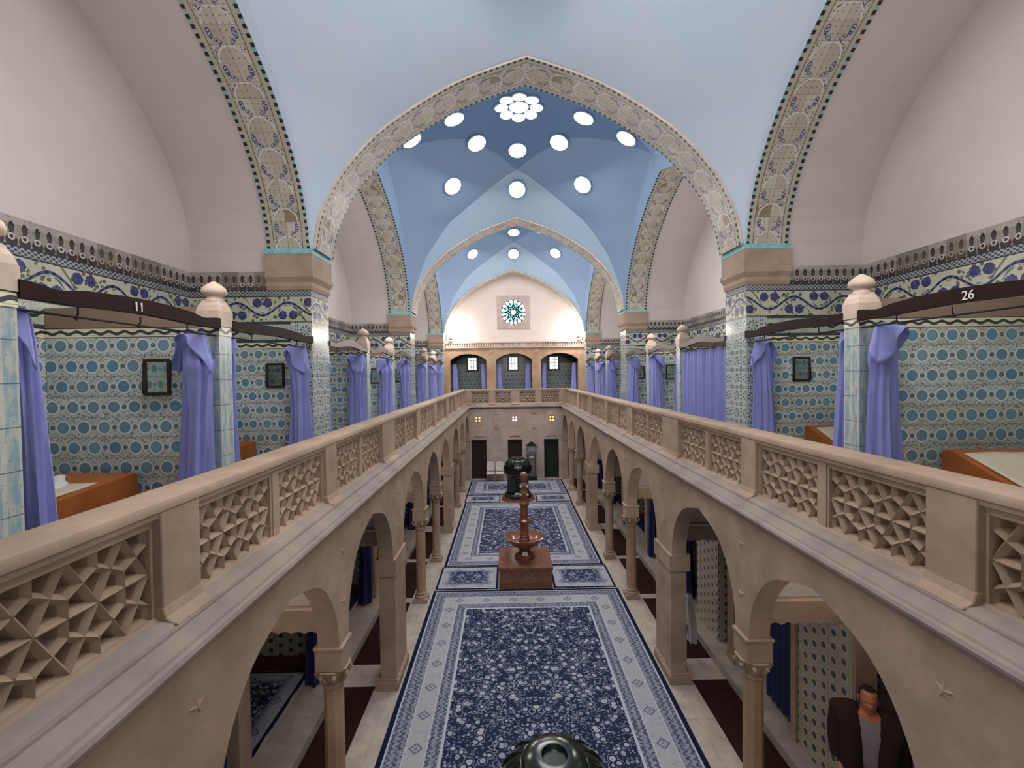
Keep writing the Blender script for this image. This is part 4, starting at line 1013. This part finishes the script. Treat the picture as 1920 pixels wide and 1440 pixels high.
# ------------------------------------------------------------------ chairs and scale
for i, x in enumerate((-1.26, -.82)):
    t = thing('plastic_chair', ('white moulded chair beside the left doorway', 'white moulded chair beside the middle doorway, right of its twin')[i], 'chair', (x, 21.95, 0), 0, 'white chairs by the far wall')
    mb = MB(); mb.grid(lambda u, v: ((u - .5) * (.36 + .03 * sin(pi * v)), .17 + .07 * v - .05 * (1 - (2 * u - 1) ** 2) * (-1) , .46 + .46 * v - .06 * (2 * u - 1) ** 4 * v), 10, 8)
    o = mb.build('backrest', M['plastic'], t, smooth=60, fix=False); so = o.modifiers.new('t', 'SOLIDIFY'); so.thickness = .025
    mb = MB(); mb.grid(lambda u, v: ((u - .5) * .4, -.2 + .4 * v, .44 - .02 * sin(pi * v) * sin(pi * u) - (.03 if v < .06 else 0)), 8, 8); o = mb.build('seat', M['plastic'], t, smooth=60, fix=False); so = o.modifiers.new('t', 'SOLIDIFY'); so.thickness = .03
    for sx in (-1, 1):
        for sy in (-1, 1):
            mb = MB(); mb.tube([(sx * .17, sy * .17, .43), (sx * .19, sy * .2, .0)], .014); mb.build('leg', M['steel'], t)
t = thing('weighing_scale', 'tall grey-green weighing scale with arched crest beside the middle doorway', 'scale', (.76, 22.2, 0))
mb = MB(); mb.box(-.24, .24, -.2, .24, 0, .14); mb.build('platform', M['iron'], t)
mb = MB(); mb.box(-.21, .21, .06, .24, .14, 1.3); mb.box(-.25, .25, .04, .24, 1.24, 1.3); bevel(mb.build('cabinet', M['scale'], t), .01)
mb = MB(); mb.box(-.2, -.17, .0, .06, .14, 1.25); mb.box(.17, .2, .0, .06, .14, 1.25); mb.build('guide_rail', M['iron'], t)
mb = MB(); mb.box(-.21, .21, .06, .24, 1.3, 1.66); mb.build('head', M['scale'], t)
mb = MB(); mb.box(-.18, .18, .045, .062, 1.36, 1.58); plabel(mb.build('dial_glass', M['steel'], t), 'pale dial window')
mb = MB(); mb.box(-.11, .11, .045, .062, 1.06, 1.15); plabel(mb.build('plate', M['sheet'], t), 'small cream plate')
mb = MB(); pr = [(-.27, 1.66), (.27, 1.66), (.25, 1.72), (.16, 1.74), (.1, 1.82), (0, 1.86), (-.1, 1.82), (-.16, 1.74), (-.25, 1.72)]; mb.extrude(pr, lambda p, q, u: (p, u, q), .05, .2); plabel(mb.build('crest', M['darkgreen'], t), 'dark arched crest')

# ------------------------------------------------------------------ aisles
sup = sorted(COLS + PIERC) + [YE]
for s in (-1, 1):
    S = SIDE[s]; n = 0
    ys = [c for c in sup if c > 2]
    for i, (a, b) in enumerate(zip(ys, ys[1:])):
        ha = .3 if a in PIERC else .12; hb = .3 if b in PIERC else .12
        mb = MB(); mb.box(-.285, .285, -(b - a) / 2 + ha, (b - a) / 2 - hb, .001, .012)
        o = mb.build('aisle_carpet', M['carpet'], loc=(s * 2.95, (a + b) / 2, 0)); tag(o, 'dark maroon carpet in the %s aisle, %s strip from the near end' % (S, ORD[i]), 'carpet', 'maroon aisle carpets')
    for i, c in enumerate(ys[:-1]):
        wd = .2 if c in PIERC else .13
        # frontal lintel with a scalloped lower edge
        t = thing('aisle_lintel', 'scalloped timber lintel across the %s aisle, %s from the near end' % (S, ORD[i]), 'lintel', (s * 3.02, c, 2.3), 0, 'scalloped lintels across the aisles')
        pr = [(-.44, .26), (.44, .26)] + [(.44 - .88 * k / 36, -.02 + .03 * abs(sin(pi * k / 6))) for k in range(37)]
        mb = MB(); mb.extrude(pr, lambda p, q, u: (p, u, q), -wd / 2, wd / 2); mb.build('board', M['stone2'], t)
        mb = MB(); mb.box(-.44, .44, -wd / 2 - .012, wd / 2 + .012, .255, .285); mb.build('ledge', M['pale'], t)
        mb = MB(); mb.box(s * 2.56, s * 3.46, c - .03, c + .05, 2.59, 3.2); struct(mb.build('wall_%s_tympanum_%d' % (S, i + 1), M['plaster']))
        # post and partition of the lower booths
        if s > 0 and c == 5.18: continue
        mb = MB(); mb.box(-.12, .12, -.12, .12, .0, 2.45); mb.box(-.14, .14, -.14, .14, 0, .1); o = mb.build('booth_pillar', M['stone2'], loc=(s * 3.58, c, .15))
        tag(o, 'square stone pillar of the %s lower booths, %s from the near end' % (S, ORD[i]), 'pillar', 'square pillars of the lower booths')
        mb = MB(); mb.box(s * 3.7, s * (XB - .01), c - .06, c + .06, .42, 3.2, 0); mb.box(s * 3.7, s * (XB - .01), c - .07, c + .07, .15, .42, 1); struct(mb.build('wall_%s_lower_partition_%d' % (S, i + 1), [M['dots'], M['wood']]))
    # beam over the booth fronts
    mb = MB(); mb.box(s * 3.47, s * 3.7, -.5, 22.3, 2.58, 3.2); struct(mb.build('wall_%s_booth_header' % S, M['plaster']))
    for i, (a, b) in enumerate(zip(ys[:-1], ys[1:])):
        if b > 22.4: b = 22.3
        # curtain gathered at the far pillar and a rug covered bench inside
        if s < 0 or i > 1:
            mb = MB(); cloth_bunch(mb, 0, 0, .03, 2.3, .13, .16, i * 1.3, s, 16, 40, .2); o = mb.build('lower_curtain', M['navy'], smooth=60, loc=(s * 3.6, b - .33, .15))
            tag(o, 'navy curtain hanging in the %s lower booths, %s from the near end' % (S, ORD[i]), 'curtain', 'navy curtains of the lower booths')
        t = thing('booth_bench', 'low wooden bench with dark rug, %s lower booths, %s from near end' % (S, ORD[i]), 'bench', (s * 4.3, (a + b) / 2, .15), 0, 'benches of the lower booths')
        hl = (b - a) / 2 - .3
        mb = MB(); mb.box(-.55, .55, -hl, hl, 0, .14); bevel(mb.build('base', M['marble'], t), .01)
        mb = MB(); mb.box(-.56, .56, -hl + .05, hl - .02, .14, .16); plabel(mb.build('rug_cover', m_rug('bench_rug_%d_%d' % (s, i), .56, hl, True) if i < 2 else M['navy'], t), 'dark patterned rug')
# tiled screen and closed curtain beside the man on the right
mb = MB(); mb.box(3.5, 3.66, 5.0, 6.05, .15, 2.5, 0); struct(mb.build('wall_right_screen', M['dots'])); 
mb = MB(); mb.box(3.46, 3.7, 6.02, 6.12, .15, 2.5); mb.box(3.46, 3.7, 4.95, 5.01, .15, 2.5); struct(mb.build('trim_right_screen_jamb', M['stone2']))
def fn(u, v): return (.03 * sin(2 * pi * 5 * u), -.34 + .68 * u, .06 + 2.3 * v)
mb = MB(); mb.grid(fn, 60, 6); o = mb.build('lower_curtain', M['navy'], smooth=60, loc=(3.58, 6.55, .15), fix=False); tag(o, 'navy curtain drawn across the right lower booth beside the dotted tile screen', 'curtain', 'navy curtains of the lower booths')
# wall screens farther along on the right, white towel
for y0, y1 in ((8.35, 9.3),):
    mb = MB(); mb.box(3.5, 3.66, y0, y1, .15, 2.5); struct(mb.build('wall_right_screen_far', M['dots']))
mb = MB(); cloth_bunch(mb, 0, 0, 0, .85, .07, .1, 1.0, 1, 16, 30, .2); o = mb.build('hanging_towel', M['towel'], smooth=60, loc=(2.86, 8.05, .35)); tag(o, 'white towel hanging beside the nearest right pier', 'towel')

# ------------------------------------------------------------------ man in the right aisle
def skin_body(name, verts, edges, mat, parent, sub=2, root=0):
    me = bpy.data.meshes.new(name); me.from_pydata([v[:3] for v in verts], edges, []); me.materials.append(mat)
    o = bpy.data.objects.new(name, me); COL.objects.link(o); o.parent = parent
    sk = o.modifiers.new('skin', 'SKIN'); sk.use_smooth_shade = True
    for i, v in enumerate(verts):
        d = me.skin_vertices[0].data[i]; r = v[3]; d.radius = r if isinstance(r, tuple) else (r, r); d.use_root = (i == root)
    sb = o.modifiers.new('sub', 'SUBSURF'); sb.levels = sub; sb.render_levels = sub
    return o
man = thing('person', 'man in grey shirt and open dark jacket standing in the right aisle doorway', 'person', (3.34, 4.63, .15), R(-30))
bv = [(0, 0, .95, (.16, .11)), (0, 0, 1.1, (.16, .11)), (0, -.01, 1.28, (.18, .12)), (0, 0, 1.43, (.14, .09)), (0, -.01, 1.5, .062), (0, -.025, 1.57, .06),
      (-.19, 0, 1.41, .07), (-.24, .0, 1.16, .05), (-.24, -.08, .93, .038), (.19, 0, 1.41, .07), (.24, .0, 1.16, .05), (.24, -.08, .93, .038),
      (-.1, 0, .86, .095), (-.11, -.01, .5, .066), (-.11, .02, .1, .045), (.1, 0, .86, .095), (.11, -.01, .5, .066), (.11, .02, .1, .045), (-.11, -.12, .04, .04), (.11, -.12, .04, .04)]
be = [(0, 1), (1, 2), (2, 3), (3, 4), (4, 5), (3, 6), (6, 7), (7, 8), (3, 9), (9, 10), (10, 11), (0, 12), (12, 13), (13, 14), (0, 15), (15, 16), (16, 17), (14, 18), (17, 19)]
skin_body('body', bv, be, M['skin'], man)
# head: shaped lathe-like surface with brow, nose and chin
def headfn(u, v):
    th = 2 * pi * u; h = v; z = 1.5 + .255 * h
    prof_ = [(.0, .02), (.06, .052), (.2, .066), (.4, .073), (.6, .078), (.8, .07), (.93, .042), (1.0, .004)]
    for (a, ra), (b, rb) in zip(prof_, prof_[1:]):
        if h <= b: r = ra + (rb - ra) * (h - a) / (b - a); break
    fx, fy = cos(th), sin(th); ry = r * 1.22
    front = max(0, -fy) ** 6
    y = ry * fy - .012
    y -= front * (.028 * math.exp(-((h - .4) / .07) ** 2) * (abs(fx) < .32) + .008 * math.exp(-((h - .56) / .04) ** 2) + .012 * math.exp(-((h - .08) / .06) ** 2) - .01 * math.exp(-((h - .5) / .035) ** 2))
    return (r * fx, y - .015, z)
mb = MB(); mb.grid(headfn, 40, 30, closed_u=True); mb.build('head', M['skin'], man, smooth=80, fix=False)
mb = MB()
for sx in (-1, 1): mb.lathe([(.01, -.03), (.02, -.01), (.022, .015), (.01, .032)], (sx * .081, -.01, 1.61), 10, sx=.6)
mb.build('ear', M['skin'], man, smooth=60)
for sx in (-1, 1):
    mb = MB(); mb.lathe([(.004, -.008), (.011, 0), (.004, .008)], (sx * .03, -.098, 1.628), 10); mb.build('eye', M['eye'], man, smooth=60)
mb = MB(); mb.tube([(-.025, -.102, 1.553), (0, -.108, 1.552), (.025, -.102, 1.553)], .005, 6); mb.build('mouth', M['brickred'], man, smooth=60)
def hairfn(u, v):
    th = 2 * pi * u; fx, fy = cos(th), sin(th); h = .62 + .38 * v if fy < -.2 else .38 + .62 * v
    if fy < -.2: h = .9 + .1 * v
    x, y, z = headfn(u, min(1, h)); c = (0, -.02, 1.63); k = 1.09
    return (c[0] + (x - c[0]) * k, c[1] + (y - c[1]) * k, c[2] + (z - c[2]) * 1.06)
mb = MB(); mb.grid(hairfn, 40, 12, closed_u=True); mb.build('hair', M['hair'], man, smooth=80, fix=False)
sv = [(0, -.005, .9, (.2, .15)), (0, -.005, 1.08, (.2, .15)), (0, -.015, 1.27, (.22, .16)), (0, -.003, 1.41, (.2, .13)), (0, -.01, 1.52, .072), (-.17, 0, 1.38, .085), (-.22, .0, 1.22, .06), (.17, 0, 1.38, .085), (.22, 0, 1.22, .06)]
skin_body('shirt', sv, [(0, 1), (1, 2), (2, 3), (3, 4), (3, 5), (5, 6), (3, 7), (7, 8)], M['shirt'], man)
def jk(s_):
    return [(s_ * .15, .02, .72, (.14, .21)), (s_ * .15, .02, 1.0, (.135, .225)), (s_ * .155, .01, 1.25, (.14, .235)), (s_ * .15, .01, 1.44, (.125, .18)), (s_ * .24, 0, 1.41, .12), (s_ * .28, 0, 1.16, .085), (s_ * .275, -.08, .93, .066), (s_ * .085, .03, 1.535, (.06, .085))]
for s_ in (-1, 1): skin_body('jacket_half', jk(s_), [(0, 1), (1, 2), (2, 3), (3, 4), (4, 5), (5, 6), (3, 7)], M['jacket'], man)
tv = [(0, 0, .98, (.215, .165)), (-.1, 0, .84, .125), (-.11, -.01, .5, .085), (-.11, .01, .08, .07), (.1, 0, .84, .125), (.11, -.01, .5, .085), (.11, .01, .08, .07)]
skin_body('trousers', tv, [(0, 1), (1, 2), (2, 3), (0, 4), (4, 5), (5, 6)], M['trousers'], man)
for sx in (-1, 1):
    mb = MB(); mb.lathe([(.05, .0), (.055, .03), (.045, .07), (.02, .09)], (sx * .11, -.05, 0), 16, sy=2.4); mb.build('shoe', M['iron'], man, smooth=60)
    hv = [(sx * .24, -.09, .92, .032), (sx * .243, -.12, .86, .034), (sx * .243, -.14, .82, .03)]; hE = [(0, 1), (1, 2)]
    for k in range(4):
        b = len(hv); oy = -.025 + .017 * k; l = (.06, .07, .066, .05)[k]
        hv += [(sx * .243, -.14 + oy, .80, .0095), (sx * .238, -.145 + oy, .80 - l * .55, .0085), (sx * .228, -.14 + oy, .80 - l, .0075)]; hE += [(2, b), (b, b + 1), (b + 1, b + 2)]
    b = len(hv); hv += [(sx * .215, -.15, .85, .011), (sx * .205, -.175, .82, .0095), (sx * .205, -.185, .79, .008)]; hE += [(1, b), (b, b + 1), (b + 1, b + 2)]
    skin_body('hand', hv, hE, M['skin'], man, 1)

# ------------------------------------------------------------------ lights
def area(name, loc, rot, size, power, color, sy=None):
    l = bpy.data.lights.new(name, 'AREA'); l.energy = power; l.color = color; l.size = size
    if sy: l.shape = 'RECTANGLE'; l.size_y = sy
    o = bpy.data.objects.new(name, l); COL.objects.link(o); o.location = loc; o.rotation_euler = rot; return o
def point(name, loc, power, color, r=.15):
    l = bpy.data.lights.new(name, 'POINT'); l.energy = power; l.color = color; l.shadow_soft_size = r
    o = bpy.data.objects.new(name, l); COL.objects.link(o); o.location = loc; return o
cool = (.86, .93, 1.0); warm = (1.0, .86, .74); neu = (1, .96, .93)
for i, ((y0, y1), pw) in enumerate(zip(BAYS, (190, 200, 230))):
    area('daylight_%d' % (i + 1), (0, (y0 + y1) / 2, 10.9), (0, 0, 0), 3.2, pw, (1, .97, .95))
    point('fill', (0, (y0 + y1) / 2, 6.6), (95, 90, 90)[i], (1, .97, .95), .9)
    for s in (-1, 1):
        point('ledge_uplight', (s * 3.3, (y0 + y1) / 2, 7.2), (64, 84, 84)[i], neu, .4)
for s in (-1, 1):
    point('corner_flood', (s * 3.05, 22.55, 7.25), 120, (1, .9, .84), .12)
    for y in (4.2, 9.3, 14.0, 19.0): point('aisle_lamp', (s * 3.0, y, 3.0), 6.5, warm, .1)
w = bpy.data.worlds.new('World'); scene.world = w; w.use_nodes = True
w.node_tree.nodes['Background'].inputs[0].default_value = (.85, .86, .9, 1); w.node_tree.nodes['Background'].inputs[1].default_value = .35

# ------------------------------------------------------------------ camera
f, yaw, pitch, roll = 851.1, .0101, -.0217, .0137
fw = Vector((sin(yaw) * cos(pitch), cos(yaw) * cos(pitch), sin(pitch))); r = Vector((cos(yaw), -sin(yaw), 0)); u = r.cross(fw)
r2 = r * cos(roll) - u * sin(roll); u2 = r * sin(roll) + u * cos(roll)
cd = bpy.data.cameras.new('camera'); cam = bpy.data.objects.new('camera', cd); COL.objects.link(cam)
cd.sensor_fit = 'HORIZONTAL'; cd.sensor_width = 36; cd.lens = f * 36 / 1920; cd.clip_start = .05; cd.clip_end = 200
m = Matrix((r2, u2, -fw)).transposed().to_4x4(); m.translation = Vector((-.3807, 0, 5.2)); cam.matrix_world = m
scene.camera = cam
scene.view_settings.view_transform = 'Standard'; scene.view_settings.look = 'None'; scene.view_settings.exposure = 0; scene.view_settings.gamma = 1
scene.cycles.max_bounces = 5; scene.cycles.diffuse_bounces = 4; scene.cycles.glossy_bounces = 3; scene.cycles.sample_clamp_indirect = 4; scene.cycles.use_denoising = True
